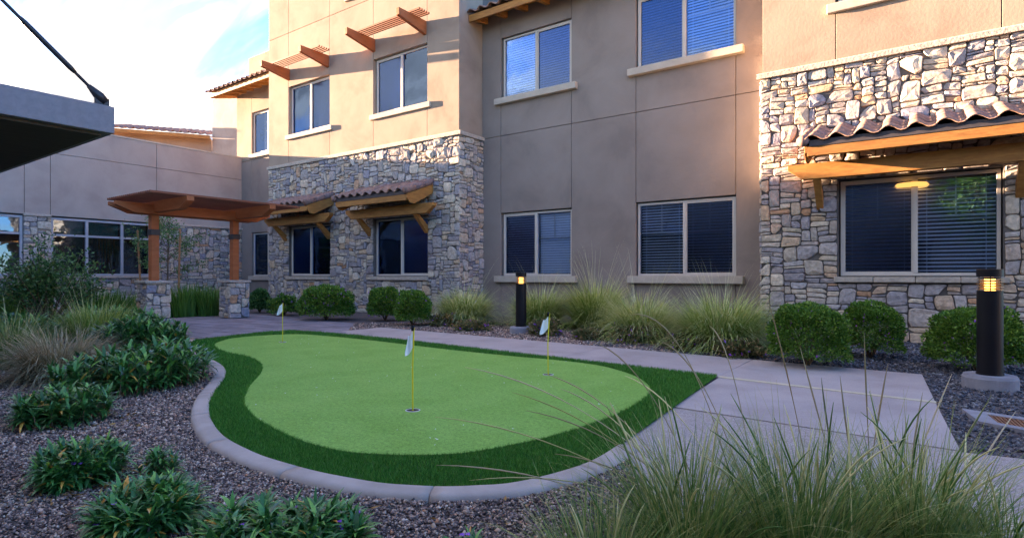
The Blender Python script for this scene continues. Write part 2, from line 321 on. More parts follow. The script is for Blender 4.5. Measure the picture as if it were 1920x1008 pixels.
def clad(parent, regions, limit=300, seed=1, x_side=None, near=None, name='stone'):
    """regions: list of (x0,x1,z0,z1,holes, transform) laid on the wall; largest stones become parts, the rest one joined part"""
    rs = random.Random(seed); allst = []
    for k, (x0, x1, z0, z1, holes, tf) in enumerate(regions):
        for s in lay_stones(x0, x1, z0, z1, holes, seed=seed*7+k): allst.append((s, tf))
    allst.sort(key=lambda q: -q[0][2]*(near(q[0][0][0][0]) if near else 1))
    rest = MB(); rr = []
    for i, ((pts, dp, ar, q), tf) in enumerate(allst):
        V, Fs = stone_geo(pts, dp, rs)
        if tf: V = [tf(*v) for v in V]
        if i < limit:
            c = [sum(v[a] for v in V)/len(V) for a in range(3)]
            mb = MB(); mb.add([(v[0]-c[0], v[1]-c[1], v[2]-c[2]) for v in V], Fs); o = mb.obj(name, stone_m, parent, rnd=q); o.location = c
        else:
            rest.add(V, Fs); rr += [q]*len(V)
    if rest.v: rest.obj('small_stones', stone_m, parent, rnd=rr, kind='stuff')

# ------------------------------------------------------------------ windows, panels, awnings (wall frames: x along wall, -y outward)
def panel(parent, x0, x1, z0, z1, m, g=.006, y=-.02, back=.0):
    if x1-x0 < .05 or z1-z0 < .05: return
    MB().box(x0+g, x1-g, y, back, z0+g, z1-g).obj('stucco_panel', m, parent, bevel=.004)
def window(parent, x0, x1, z0, z1, depth=.09, screen=0, muntin=True, blinds=(1, 1), tilt=(50, 50), fm=None, slat=.058, sill=None, lamp=False, drop=(1, 1)):
    fm = fm or vinyl_m; w = .045; y0, y1 = depth-.05, depth+.03
    f = MB(); f.box(x0, x1, y0, y1, z0, z0+w); f.box(x0, x1, y0, y1, z1-w, z1); f.box(x0, x0+w, y0, y1, z0+w, z1-w); f.box(x1-w, x1, y0, y1, z0+w, z1-w)
    W = f.obj('window', fm, parent, bevel=.004)
    MB().box(x0+.0, x1, depth+.45, depth+.47, z0-.1, z1+.1).box(x0-.02, x0, depth+.03, depth+.47, z0-.1, z1+.1).box(x1, x1+.02, depth+.03, depth+.47, z0-.1, z1+.1).box(x0, x1, depth+.03, depth+.45, z1+.001, z1+.02).box(x0, x1, depth+.03, depth+.45, z0-.02, z0-.001).obj('room_interior', screen_dark, W)
    xm = (x0+x1)/2; MB().box(xm-.03, xm+.03, y0-.012, y1, z0+w, z1-w).obj('mullion', fm, W, bevel=.003)
    for i, (a, b) in enumerate(((x0+w, xm-.03), (xm+.03, x1-w))):
        scr = (i == screen)
        if scr:
            r = MB(); s = .022; yy = y0+.004
            r.box(a, b, yy, yy+.02, z0+w, z0+w+s).box(a, b, yy, yy+.02, z1-w-s, z1-w).box(a, a+s, yy, yy+.02, z0+w+s, z1-w-s).box(b-s, b, yy, yy+.02, z0+w+s, z1-w-s); r.obj('screen_frame', fm, W)
        MB().box(a, b, y0+.03, y0+.036, z0+w, z1-w).obj('pane', glass_scr if scr else glass_m, W)
        if muntin:
            c = (a+b)/2; zh = z1-(z1-z0)*.41
            MB().box(c-.009, c+.009, y0+.045, y0+.055, zh, z1-w).box(a, b, y0+.045, y0+.055, zh-.018, zh).obj('muntin', fm, W)
        if blinds[i]:
            m = MB(); zt = z1-w-.01; zb = z0+w+(z1-z0-2*w)*(1-drop[i]); nsl = int((zt-zb)/slat); hw = slat*.43; cc, ss = math.cos(R(tilt[i]))*hw, math.sin(R(tilt[i]))*hw
            for j in range(nsl):
                z = zt-(j+.5)*slat; yc = y1+.05
                m.add([(a, yc-cc, z-ss), (b, yc-cc, z-ss), (b, yc, z+.004), (a, yc, z+.004), (b, yc+cc, z+ss), (a, yc+cc, z+ss)], [(0, 1, 2, 3), (3, 2, 4, 5)])
            for q in (.12, .88): m.box(a+(b-a)*q-.003, a+(b-a)*q+.003, y1+.015, y1+.018, zb, zt)
            m.obj('blind', blind_m, W)
    if lamp:
        MB().lathe([(.0, z1-.16), (.20, z1-.16), (.22, z1-.13), (.20, z1-.10), (0, z1-.10)], 24, (xm-.05, depth+.06)).obj('ceiling_lamp', ceil_m, W)
    if sill:
        e, pr, hh, sm = sill
        MB().box(x0-e, x1+e, -pr, depth-.05, z0-hh, z0-.002).obj('window_sill', sm, parent, bevel=.012)
    return W
TILE = None
def tile_mesh(wd=.30, ln=.40):
    n = 10; V = []; th = .018
    for yy in (0, ln):
        for side in (0, 1):
            for i in range(n+1):
                u = i/n; x = u*wd*1.06
                z = (.052*math.sin(math.pi*min(1, u/.58)) if u < .58 else -.028*math.sin(math.pi*(u-.58)/.42))+(side*th)
                V.append((x, yy, z+(.0 if yy == 0 else .012)))
    Fs = []; k = n+1
    for i in range(n):
        Fs.append((k+i, k+i+1, 3*k+i+1, 3*k+i)); Fs.append((i+1, i, 2*k+i, 2*k+i+1)); Fs.append((i, i+1, k+i+1, k+i)); Fs.append((2*k+i+1, 2*k+i, 3*k+i, 3*k+i+1))
    Fs += [(0, k, 3*k, 2*k), (k-1, 3*k-1, 4*k-1, 2*k-1)]
    return V, Fs
TV, TF = tile_mesh()
TILES = []
for q in range(7):
    mb = MB(); mb.add([(x+random.uniform(-.002, .002), y, z+random.uniform(-.003, .003)) for x, y, z in TV], TF); me = mb.mesh('tile', True, (q+.5)/7); me.materials.append(tile_m); TILES.append(me)
def lay_tiles(parent, x0, x1, ye, ze, pitch, courses, expo=.33, wd=.30):
    nt_ = max(1, round((x1-x0)/wd)); sc = (x1-x0)/nt_/wd
    for r in range(courses):
        for i in range(nt_):
            o = link('tile', random.choice(TILES), parent); d = r*expo
            o.location = (x0+i*wd*sc, ye+d*math.cos(pitch)-random.uniform(0, .008), ze+d*math.sin(pitch)+.012*r)
            o.rotation_euler = (pitch, random.uniform(-.015, .015), random.uniform(-.02, .02)); o.scale = (sc, 1, 1)
def awning(parent, x0, x1, hx0, hx1, bx, pr=.87, z_e=2.93, z_w=3.27):
    """tiled awning: deck from the eave (y=-pr) up to the wall (y=0)"""
    pitch = math.atan2(z_w-z_e, pr); c = pitch
    A = MB().prof([(-pr+.02, z_e-.03), (0, z_w-.03), (0, z_w-.055), (-pr+.02, z_e-.055)], 'x', x0, x1).obj('awning', flash_m, parent)
    MB().prof([(-pr-.045, z_e-.15), (-pr+.0, z_e-.16), (-pr+.0, z_e-.014), (-pr-.045, z_e-.014)], 'x', x0, x1).obj('fascia_board', cedar_m, A, bevel=.005)
    MB().prof([(-pr-.055, z_e-.012), (-pr+.03, z_e-.012), (-pr+.03, z_e+.085), (-pr-.055, z_e+.08)], 'x', x0+.02, x1-.02).obj('eave_closure', flash_m, A)
    MB().prof([(-.13, z_w+.005), (0, z_w+.07), (0, z_w+.11), (-.015, z_w+.11), (-.015, z_w+.08), (-.13, z_w+.02)], 'x', x0, x1).obj('flashing', flash_m, A)
    for xx in (x0-.045, x1):
        MB().prof([(-pr-.045, z_e-.0), (-pr-.045, z_e-.10), (-pr+.05, z_e-.20), (-pr+.17, z_e-.22), (0, z_w-.22), (0, z_w+.01)], 'x', xx+.001, xx+.044).obj('barge_board', cedar_m, A, bevel=.005)
    n = 5
    for i in range(n):
        xx = x0+.22+(x1-x0-.52)*i/(n-1)
        MB().prof([(-pr, z_e-.15), (-pr, z_e-.06), (0, z_w-.06), (0, z_w-.17)], 'x', xx, xx+.07).obj('rafter', cedar_m, A)
    hz0, hz1 = 2.50, 2.74; hy = -.50
    MB().add([(hx0, hy, hz1), (hx0+.0, hy, hz1-.08), (hx0+.22, hy, hz0), (hx1-.22, hy, hz0), (hx1, hy, hz1-.08), (hx1, hy, hz1), (hx0, hy+.13, hz1), (hx0, hy+.13, hz1-.08), (hx0+.22, hy+.13, hz0), (hx1-.22, hy+.13, hz0), (hx1, hy+.13, hz1-.08), (hx1, hy+.13, hz1)],
             [(0, 1, 2, 3, 4, 5), (11, 10, 9, 8, 7, 6)]+[(i, (i+5) % 6 if False else i+6, (i+1) % 6+6, (i+1) % 6) for i in range(6)]).obj('header_beam', cedar_m, A, bevel=.006)
    for xx in bx:
        MB().prof([(hy+.02, hz0+.0), (hy+.16, hz0), (-.0, 2.22), (-.0, 2.08), (-.05, 2.06)], 'x', xx-.05, xx+.05).obj('knee_brace', cedar_m, A, bevel=.006)
        MB().box(xx-.045, xx+.045, hy+.131, .0, 2.56, 2.68).obj('outrigger', cedar_m, A)
    p2 = math.atan2(z_w-z_e-.06, pr); lay_tiles(A, x0-.03, x1+.0, -pr-.10, z_e+.085, p2, 3, .31)
    for r in range(3):     # rolled end tiles down each side
        for xx in (x0-.06, x1+.02):
            o = MB(); pts = [(xx, -pr-.10+.33*r*math.cos(c), z_e+.07+.33*r*math.sin(p2)+.012*r), (xx, -pr-.10+(.33*r+.37)*math.cos(c), z_e+.07+(.33*r+.37)*math.sin(p2)+.012*r)]
            o.tube(pts, [.085, .072], 12); o.obj('rake_tile', tile_m, A, smooth=True, rnd=random.random())
    return A
def sunshade(parent, x0, x1, pr=.95, z0=7.0, z1=7.34):
    A = None
    for k, xx in enumerate((x0, x1)):
        mb = MB().prof([(-.0, z0), (-.0, z1), (-pr, z1), (-pr, z1-.17)], 'x', xx, xx+.10)
        if k == 0: A = mb.obj('sunshade', red_m, parent, bevel=.006)
        else: mb.obj('side_beam', red_m, A, bevel=.006)
    for i in range(5):
        y = -.27-.078*i; MB().box(x0-.10, x1+.42, y-.02, y+.02, z1+.001, z1+.045).obj('slat', slat_m, A)

# ------------------------------------------------------------------ planes of the place
YA, YB, XD = 10.43, 11.31, -20.1
AX0, AX1 = WX(505, YA), WX(862, YA); CX0 = WX(1430, YA); CX1 = 9.0
# ================================================================= SETTING: ground
def ringmesh(name, poly, z, m, **k):
    import bmesh
    bm = bmesh.new(); vs = [bm.verts.new((x, y, z)) for x, y in ccw(poly)]; f = bm.faces.new(vs); bmesh.ops.triangulate(bm, faces=[f]); me = bpy.data.meshes.new(name); bm.to_mesh(me); bm.free()
    return link(name, me, None, m, **k)
ground_m = mat('gravel_bed', (.045, .036, .035), (.19, .155, .14), 45, .9, .012, 90, c3=(.12, .10, .105), detail=3)
g = MB(); g.add([(-300, -300, 0), (300, -300, 0), (300, 300, 0), (-300, 300, 0)], [(0, 1, 2, 3)]); g.obj('ground', ground_m, kind='structure')
# putting green
INNER = [(402, 645), (418, 638), (440, 633), (500, 628), (560, 626), (620, 630), (700, 638), (800, 650), (862, 657), (960, 667), (1050, 675), (1120, 684), (1165, 695), (1200, 709), (1220, 728), (1207, 747), (1160, 774), (1100, 797), (1030, 818), (960, 833), (880, 847), (800, 852), (720, 851), (640, 844), (560, 823), (490, 789), (464, 766), (458, 748), (468, 723), (486, 703), (492, 690), (486, 678), (464, 668), (430, 661), (410, 654)]
LEFTC = [(367, 636), (354, 643), (358, 653), (377, 663), (397, 673), (417, 684), (424, 699), (413, 719), (397, 742), (392, 768), (400, 792), (424, 819), (480, 848), (530, 865), (593, 882), (647, 893), (713, 904), (763, 908), (830, 911), (893, 909), (960, 904), (1043, 885), (1110, 862), (1160, 832)]
inner = catmull([GP(x, y, .028) for x, y in INNER], 5, True)
leftc = catmull([GP(x, y, .033) for x, y in LEFTC], 5)
back = [GP(x, y, .026) for x, y in [(1260, 764), (1345, 703.5), (1100, 676), (960, 660), (862, 649), (750, 636), (680, 629), (600, 622), (545, 619), (500, 621.5), (450, 627), (400, 633)]]
outer = leftc + back
turf_base = mat('turf_base', (.018, .065, .010), (.04, .11, .02), 60, .9)
ringmesh('turf_fringe_base', outer, .020, turf_base, kind='structure')
putt_m = mat('putting_turf', (.215, .39, .068), (.26, .45, .092), 2.2, .85, .004, 500, c3=(.235, .42, .08), detail=12, spec=.2)
def add_fine(m, scale, amp):
    t = m.node_tree; b = t.nodes['Principled BSDF']; src = b.inputs['Base Color'].links[0].from_socket
    geo = t.nodes.new('ShaderNodeNewGeometry'); n = t.nodes.new('ShaderNodeTexNoise'); n.inputs['Scale'].default_value = scale; n.inputs['Detail'].default_value = 3; t.links.new(geo.outputs['Position'], n.inputs['Vector'])
    mr = t.nodes.new('ShaderNodeMapRange'); mr.inputs[1].default_value = .3; mr.inputs[2].default_value = .7; mr.inputs[3].default_value = 1-amp; mr.inputs[4].default_value = 1+amp; t.links.new(n.outputs[0], mr.inputs[0])
    vm = t.nodes.new('ShaderNodeVectorMath'); vm.operation = 'SCALE'; t.links.new(src, vm.inputs[0]); t.links.new(mr.outputs[0], vm.inputs['Scale']); t.links.new(vm.outputs[0], b.inputs['Base Color'])
add_fine(putt_m, 130, .3); add_fine(putt_m, 38, .14); add_fine(conc_m, 220, .16)
ringmesh('putting_green', inner, .028, putt_m, kind='structure')
# short fringe blades (uncountable)
ox = np.array(outer); bb = ox.min(0), ox.max(0)
def scatter(n, x0, x1, y0, y1): return RNG.uniform(x0, x1, n), RNG.uniform(y0, y1, n)
def depth_of(x, y): return -SN*x+CS*y
def pix(x, y, z=0):
    t = depth_of(x, y); l = CS*x+SN*y; return 960+F*l/t, HOR-F*(z-CAMZ)/t
xs, ys = scatter(1500000, bb[0][0], bb[1][0], bb[0][1], bb[1][1])
dd = depth_of(xs, ys); keep = RNG.random(len(xs)) < np.clip((3.2/np.maximum(dd, .5))**2, .03, 1); xs, ys = xs[keep], ys[keep]
keep = inpoly(xs, ys, outer) & ~inpoly(xs, ys, inner); xs, ys = xs[keep][:230000], ys[keep][:230000]
dd = depth_of(xs, ys)
def blades_tri(xs, ys, z, h, wd, lean=.4):
    n = len(xs); a = RNG.uniform(0, 2*math.pi, n); hh = h*RNG.uniform(.6, 1.2, n); lx, ly = RNG.normal(0, lean, n)*hh, RNG.normal(0, lean, n)*hh
    V = np.empty((n, 3, 3)); V[:, 0] = np.stack([xs-np.cos(a)*wd, ys-np.sin(a)*wd, np.full(n, z)], 1); V[:, 1] = np.stack([xs+np.cos(a)*wd, ys+np.sin(a)*wd, np.full(n, z)], 1)
    V[:, 2] = np.stack([xs+lx, ys+ly, z+hh], 1); return V.reshape(-1, 3), np.arange(3*n).reshape(-1, 3)
V, Fa = blades_tri(xs, ys, .0205, .021*np.clip(dd/3, .9, 1.5), .0016*np.clip(dd/3, 1, 3))
link('turf_fringe', npmesh('turf_fringe', V, Fa, np.repeat(RNG.random(len(xs)), 3)), None, turf_m, label='dark green longer turf fringe ringing the putting surface', cat='turf', kind='stuff')
print('fringe', len(xs))
# specks on the putting surface
xs, ys = scatter(260, bb[0][0], bb[1][0], bb[0][1], bb[1][1]); k = inpoly(xs, ys, inner); xs, ys = xs[k], ys[k]
V, Fa = blades_tri(xs, ys, .031, .004, .0065, 2.0)
link('leaf_specks', npmesh('specks', V, Fa), None, white_m, label='tiny pale petals and bits scattered on the putting surface', cat='debris', kind='stuff')
# curb: rounded segments following the edge
def offset(line, d):
    o = []
    for i, p in enumerate(line):
        a = Vector(line[max(0, i-1)]); b = Vector(line[min(len(line)-1, i+1)]); t = (b-a).normalized(); n = Vector((-t.y, t.x)); o.append((p[0]+n.x*d, p[1]+n.y*d))
    return o
cu = [Vector(p) for p in leftc]
ln = [0]
for i in range(1, len(cu)): ln.append(ln[-1]+(cu[i]-cu[i-1]).length)
def at_len(s):
    for i in range(1, len(cu)):
        if ln[i] >= s: return cu[i-1].lerp(cu[i], (s-ln[i-1])/(ln[i]-ln[i-1]))
    return cu[-1]
def curb_side():
    a = cu[len(cu)//2]; b = cu[len(cu)//2+1]; t = (b-a).normalized(); nrm = Vector((-t.y, t.x)); c = Vector((sum(p[0] for p in inner)/len(inner), sum(p[1] for p in inner)/len(inner)))
    return -1 if nrm.dot(c-a) > 0 else 1
sgn = curb_side(); CW = .118
curb_root = thing('curb', (0, 0, 0), 0, 'curved concrete curb edging the putting green on its gravel side', 'curb')
seg = .78; s = 0; idx = 0
while s < ln[-1]-.02:
    e = min(s+seg, ln[-1]); L_ = e-s-.005; m = MB(); n = 14; prof = [(0, .0), (0, .030), (.006, .036), (.03, .037), (.07, .037), (.085, .036), (.102, .032), (.113, .022), (.118, .008), (.120, -.01)]
    for i in range(n+1):
        q = s+L_*i/n; p = at_len(q); t = (at_len(min(ln[-1], q+.02))-at_len(max(0, q-.02))).normalized(); nr = Vector((-t.y, t.x))*sgn
        m.v += [(p.x+nr.x*u, p.y+nr.y*u, z) for u, z in prof]
    k = len(prof)
    for i in range(n): m.f += [(i*k+j, (i+1)*k+j, (i+1)*k+j+1, i*k+j+1) if sgn < 0 else (i*k+j+1, (i+1)*k+j+1, (i+1)*k+j, i*k+j) for j in range(k-1)]
    m.f += [tuple(range(k)), tuple(range(n*k, n*k+k))[::-1]]
    m.obj('curb_segment', curb_m, curb_root, smooth=True); s = e
curb_out = [(p.x, p.y) for p in cu] + offset([(p.x, p.y) for p in cu], CW*sgn)[::-1]
# concrete walk slabs
walk = thing('concrete_walk', (0, 0, 0), 0, 'x', 'x'); del walk['category']; del walk['label']; walk['kind'] = 'structure'; walk.name = 'path'
PZ = .012
fa, fb = Vector(GP(480, 592.5, PZ)), Vector(GP(1730, 701, PZ))
def far_at(X): t = (X-fa.x)/(fb.x-fa.x); return (X, fa.y+(fb.y-fa.y)*t)
na, nb = Vector(GP(600, 624, PZ)), Vector(GP(1346, 706, PZ))
def near_at(X): t = (X-na.x)/(nb.x-na.x); return (X, na.y+(nb.y-na.y)*t)
POLYS = []
def slab(poly, m, name='slab', z=PZ, shrink=.004, parent=None, bevel=.006, excl=True):
    poly = ccw(poly); n = len(poly); c = Vector((sum(p[0] for p in poly)/n, sum(p[1] for p in poly)/n)); q = []
    for p in poly:
        v = Vector(p)-c; q.append(tuple(c+v*(1-shrink/max(.1, v.length)*1.4)))
    o = MB().prism(q, -.08, z).obj(name, m, parent or walk, bevel=.003)
    if excl: POLYS.append(poly)
    return o
Xs = [na.x, na.x+1.9, na.x+3.4, na.x+4.9, nb.x] if nb.x-na.x > 5.4 else None
if not Xs:
    k = max(2, round((nb.x-na.x)/1.7)); Xs = [na.x+(nb.x-na.x)*i/k for i in range(k+1)]
for i in range(len(Xs)-1):
    a, b = Xs[i], Xs[i+1]; na_, nb_ = near_at(a), near_at(b)
    slab([(na_[0], na_[1]-.12), (nb_[0], nb_[1]-(.12 if i < len(Xs)-2 else 0)), far_at(b), far_at(a)], conc_m)
P = lambda x, y: GP(x, y, PZ)
jf = far_at(nb.x)
slab([P(1346, 705), P(1755, 753), P(1730, 701), jf], conc_m)
slab([P(1347, 707), P(1756, 755), P(1803, 844), P(1260, 761)], conc_m)
aggr_m = mat('exposed_aggregate', (.24, .195, .18), (.50, .42, .37), 110, .85, .004, 120, c3=(.37, .305, .285), detail=2)
slab([P(1259, 763), P(1530, 804), P(1803, 846), P(1600, 1250), P(1330, 1090), P(1160, 834)], aggr_m, shrink=.003)
slab([P(1803, 846), P(1920, 859), P(2500, 920), P(2500, 1500), P(1600, 1250)], aggr_m, shrink=.003)
MB().prism(ccw([GP(1347, 704.6, PZ), GP(1755, 752.6, PZ), GP(1756, 755.6, PZ), GP(1347, 707.4, PZ)]), -.02, .0165).obj('expansion_strip', cream_m, walk)
# trench drain: cream slotted cover sections
drain = thing('trench_drain', (0, 0, 0), 0, 'cream slotted trench drain cover crossing the aggregate walk at right', 'drain cover')
dl0, dl1, dr0 = Vector(GP(1807, 845, .03)), Vector(GP(1893, 985, .03)), Vector(GP(1828, 846.5, .03))
dv = (dl1-dl0).normalized(); dn = Vector((dv.y, -dv.x)); dw = abs((dr0-dl0).dot(dn)); dn = dn if (dr0-dl0).dot(dn) > 0 else -dn
slot_m = mat('slot_dark', (.05, .035, .02), (.07, .05, .03), 9)
s = 0
for k in range(4):
    a = dl0+dv*s; q = lambda u, v: tuple(a+dv*u+dn*v); ls = .497
    o = MB().prism(ccw([q(0, 0), q(ls, 0), q(ls, dw), q(0, dw)]), -.02, .0165).obj('cover_section', cream_m, drain, bevel=.001)
    sl = MB()
    for r in range(20):
        for c in range(3):
            u = .02+r*.0235; v = dw*(.14+.27*c)+(.006 if r % 2 else 0)
            sl.prism(ccw([q(u, v), q(u+.008, v), q(u+.008, v+dw*.17), q(u, v+dw*.17)]), .0166, .0172)
    sl.obj('slots', slot_m, o, kind='stuff'); s += .5
# pavers under the pergola
patio = bpy.data.objects.new('patio', None); COL.objects.link(patio); patio['kind'] = 'structure'
ppoly = ccw([GP(x, y, PZ) for x, y in [(283, 612), (336, 634), (640, 632), (666, 605.5), (480, 592.5), (470, 588), (345, 594), (290, 600)]])
def clip(sub, poly):
    for i in range(len(poly)):
        a, b = poly[i], poly[(i+1) % len(poly)]; o = []
        ins = lambda p: (b[0]-a[0])*(p[1]-a[1])-(b[1]-a[1])*(p[0]-a[0]) >= 0
        for j in range(len(sub)):
            p, q = sub[j], sub[(j+1) % len(sub)]
            if ins(p) != ins(q):
                d1 = (b[0]-a[0])*(p[1]-a[1])-(b[1]-a[1])*(p[0]-a[0]); d2 = (b[0]-a[0])*(q[1]-a[1])-(b[1]-a[1])*(q[0]-a[0]); t = d1/(d1-d2); X_ = (p[0]+(q[0]-p[0])*t, p[1]+(q[1]-p[1])*t)
            if ins(p):
                o.append(p)
                if not ins(q): o.append(X_)
            elif ins(q): o.append(X_)
        sub = o
        if len(sub) < 3: return []
    return sub
# hull of the patio outline (convex)
def hull(p):
    p = sorted(p); h = []
    for seq in (p, p[::-1]):
        k = len(h)
        for q in seq:
            while len(h)-k >= 2 and (h[-1][0]-h[-2][0])*(q[1]-h[-2][1])-(h[-1][1]-h[-2][1])*(q[0]-h[-2][0]) <= 0: h.pop()
            h.append(q)
        h.pop()
    return h
ph = hull(ppoly); POLYS.append(ph)
MB().prism(ph, -.06, .003).obj('bedding', joint_dark, patio)
pw_, pl_ = .32, .62; cnt = 0
xs0, xs1 = min(p[0] for p in ph), max(p[0] for p in ph); ys0, ys1 = min(p[1] for p in ph), max(p[1] for p in ph)
r = 0; y = ys0
while y < ys1:
    x = xs0-(.31 if r % 2 else 0)
    while x < xs1:
        g_ = .006; sub = clip([(x+g_, y+g_), (x+pl_-g_, y+g_), (x+pl_-g_, y+pw_-g_), (x+g_, y+pw_-g_)], ph)
        if len(sub) >= 3 and area(sub) > .01 and x < WX(660, 1)*0+GP(600, 612)[0]+3 and cnt < 300:
            MB().prism(sub, 0, PZ+random.uniform(-.003, .002)).obj('paver', paver_m, patio); cnt += 1
        x += pl_
    y += pw_; r += 1
print('pavers', cnt)
# catch basin at right
cb = [GP(x, y, .03) for x, y in [(1803, 765), (1950, 786), (1985, 818), (1836, 789)]]
basin = thing('catch_basin', (0, 0, 0), 0, 'square concrete catch basin with rusty grate in the dark gravel', 'drain')
A_, B_, C_, D_ = [Vector(p) for p in cb]; q = lambda u, v: tuple(A_.lerp(B_, u).lerp(D_.lerp(C_, u), v))
for a in ([(0, 0), (1, 0), (1, .2), (0, .2)], [(0, .8), (1, .8), (1, 1), (0, 1)], [(0, .2), (.3, .2), (.3, .8), (0, .8)], [(.9, .2), (1, .2), (1, .8), (.9, .8)]):
    MB().prism(ccw([q(*p) for p in a]), -.05, .03).obj('rim', base_conc, basin)
for i in range(10):
    u = .315+i*.058; MB().prism(ccw([q(u, .2), q(u+.032, .2), q(u+.032, .8), q(u, .8)]), .005, .028).obj('grate_bar', rust_m, basin)
MB().prism(ccw([q(.3, .2), q(.9, .2), q(.9, .8), q(.3, .8)]), -.05, .001).obj('pit', slot_m, basin)
POLYS.append([tuple(v) for v in (A_, B_, C_, D_)])
POLYS += [outer, curb_out, [P(1346, 705), jf, P(1730, 701), P(1803, 844), P(1803, 846), P(1600, 1250), P(1330, 1090), P(1160, 834), P(1260, 762)], [far_at(na.x), far_at(nb.x), near_at(nb.x), near_at(na.x)]]
# pebbles: real crushed stones over the bed, thinning to the material with distance
def pebbles(name, dens, dmax, rng_px, size, mt, label, cap):
    n = int(dens*14*22); xs, ys = scatter(n, -13, 4, .2, 11)
    t = depth_of(xs, ys); k = (t > 1.6) & (t < dmax); xs, ys, t = xs[k], ys[k], t[k]
    k = RNG.random(len(t)) < np.clip((3.0/t)**1.7, 0, 1); xs, ys, t = xs[k], ys[k], t[k]
    px, py = pix(xs, ys); k = (px > rng_px[0]-80) & (px < rng_px[1]+80) & (py < 1090); xs, ys, t = xs[k], ys[k], t[k]
    k = np.ones(len(xs), dtype=bool)
    for p in POLYS: k &= ~inpoly(xs, ys, p)
    xs, ys, t = xs[k][:cap], ys[k][:cap], t[k][:cap]; n = len(xs); print(name, n)
    base = np.array([(1, 0, 0), (0, 1, 0), (-1, 0, 0), (0, -1, 0), (0, 0, 1), (0, 0, -1)], float)
    sz = size*np.clip(t/3, 1, 2.6)**.8*RNG.lognormal(0, .3, n)
    V = base[None]*(sz[:, None]*.5)[:, :, None]*RNG.uniform(.6, 1.35, (n, 6, 1)); V[:, :, 2] *= .7
    V += RNG.uniform(-.22, .22, (n, 6, 3))*sz[:, None, None]
    a = RNG.uniform(0, 2*math.pi, n); ca, sa = np.cos(a)[:, None], np.sin(a)[:, None]; x, y_, z = V[:, :, 0].copy(), V[:, :, 1].copy(), V[:, :, 2].copy()
    b = RNG.uniform(-.6, .6, n); cb_, sb_ = np.cos(b)[:, None], np.sin(b)[:, None]; x, z = x*cb_-z*sb_, x*sb_+z*cb_
    V = np.stack([x*ca-y_*sa+xs[:, None], x*sa+y_*ca+ys[:, None], z+.006+RNG.uniform(0, .008, n)[:, None]], 2)
    fb_ = np.array([(0, 1, 4), (1, 2, 4), (2, 3, 4), (3, 0, 4), (1, 0, 5), (2, 1, 5), (3, 2, 5), (0, 3, 5)]); Fa = (fb_[None]+np.arange(n)[:, None, None]*6).reshape(-1, 3)
    link(name, npmesh(name, V.reshape(-1, 3), Fa, np.repeat(RNG.random(n), 6)), None, mt, label=label, cat='gravel', kind='stuff')
pebbles('gravel', 5500, 12, (0, 1180), .0135, pebble_m, 'mixed purple brown and grey gravel around the planting on the left', 95000)
pebbles('gravel', 1500, 10, (1180, 2000), .016, pebble_d, 'dark blue grey gravel beside the walk on the right', 45000)

# ================================================================= BUILDING
def wing(name, X, Y, rz, label): return thing(name, (X, Y, 0), rz, label, 'building')
SB = .05     # stone backing proud of stucco plane
# ---- left bay
bay = wing('building_wing', 0, YA, 0, 'projecting tan bay with stone base, two tiled awnings and red sunshades')
j = [WX(542, YA), WX(619, YA), WX(701, YA), WX(802, YA)]
ZB = 4.36; ZJ = 8.47; ZT = 11.5; w0, w1 = 5.30, 6.80
MB().box(AX0+.03, AX1-.03, .35, 6, -.2, ZT).obj('wall_core', joint_dark, bay)
xs_ = [AX0, *j, AX1]
for i in range(5):
    a, b = xs_[i], xs_[i+1]
    if i in (1, 3): zz_ = [(ZB+.1, w0), (w1, ZJ)]
    else: zz_ = [(ZB+.1, ZJ)]
    for z0, z1 in zz_: panel(bay, a, b, z0, z1, stucco_tan, back=.36)
    panel(bay, a, b, ZJ, ZT, stucco_tan, back=.36)
for (x0, x1, lampd) in ((j[0]+.03, j[1]-.01, 0), (j[2]+.03, j[3]-.01, 1)):
    window(bay, x0, x1, w0+.02, w1-.01, depth=.12, screen=(1 if x0 < -13 else 0), sill=(.14, .075, .14, trim_m), tilt=(80, 80), slat=.078)
# third floor window above (only its sill shows)
tx0 = WX(655, YA)
MB().box(tx0-.14, tx0+2.1, -.075, .0, 8.66, 8.80).obj('window_sill', trim_m, bay, bevel=.012)
# band cap
MB().prof([(-.085, ZB-.0), (-.085, ZB+.075), (-.05, ZB+.10), (.0, ZB+.10), (.0, ZB)], 'x', AX0-.02, AX1+.085).obj('band_course', cap_m, bay)
MB().prof([(AX1+.085, ZB-.0), (AX1+.085, ZB+.075), (AX1+.05, ZB+.10), (AX1, ZB+.10), (AX1, ZB)], 'y', .001, YB-YA-.001).obj('band_course', cap_m, bay)
# return wall (faces +x)
MB().box(AX1-.36, AX1+.0, -.019, YB-YA+.0, ZB+.1, ZT).obj('return_panel', stucco_tan, bay)
lw = [(j[0]+.02, j[1]), (j[2]+.02, j[3])]
hs = [(a-.02, b+.02, .87, 2.52) for a, b in lw]
cl_ = MB()      # backing built round the openings
segs = [AX0, lw[0][0]-.02, lw[0][1]+.02, lw[1][0]-.02, lw[1][1]+.02, AX1-.002]
for i in range(5):
    if i in (1, 3): cl_.box(segs[i], segs[i+1], -.012, .3, -.25, .87).box(segs[i], segs[i+1], -.012, .3, 2.52, ZB-.002)
    else: cl_.box(segs[i], segs[i+1], -.012, .3, -.25, ZB-.002)
cl_.box(AX1-.3, AX1+.012, -.013, YB-YA-.002, -.25, ZB-.003)
SC_A = cl_.obj('stone_cladding', mortar_m, bay)
tf_front = lambda x, y, z: (x, y-.012, z)
tf_side = lambda x, y, z: (AX1+.012-y, x, z)
clad(SC_A, [(AX0, AX1+.03, 0.0, ZB, hs, tf_front), (-.045, YB-YA, 0, ZB, (), tf_side)], 300, seed=3, near=lambda x: 1+.02*x)
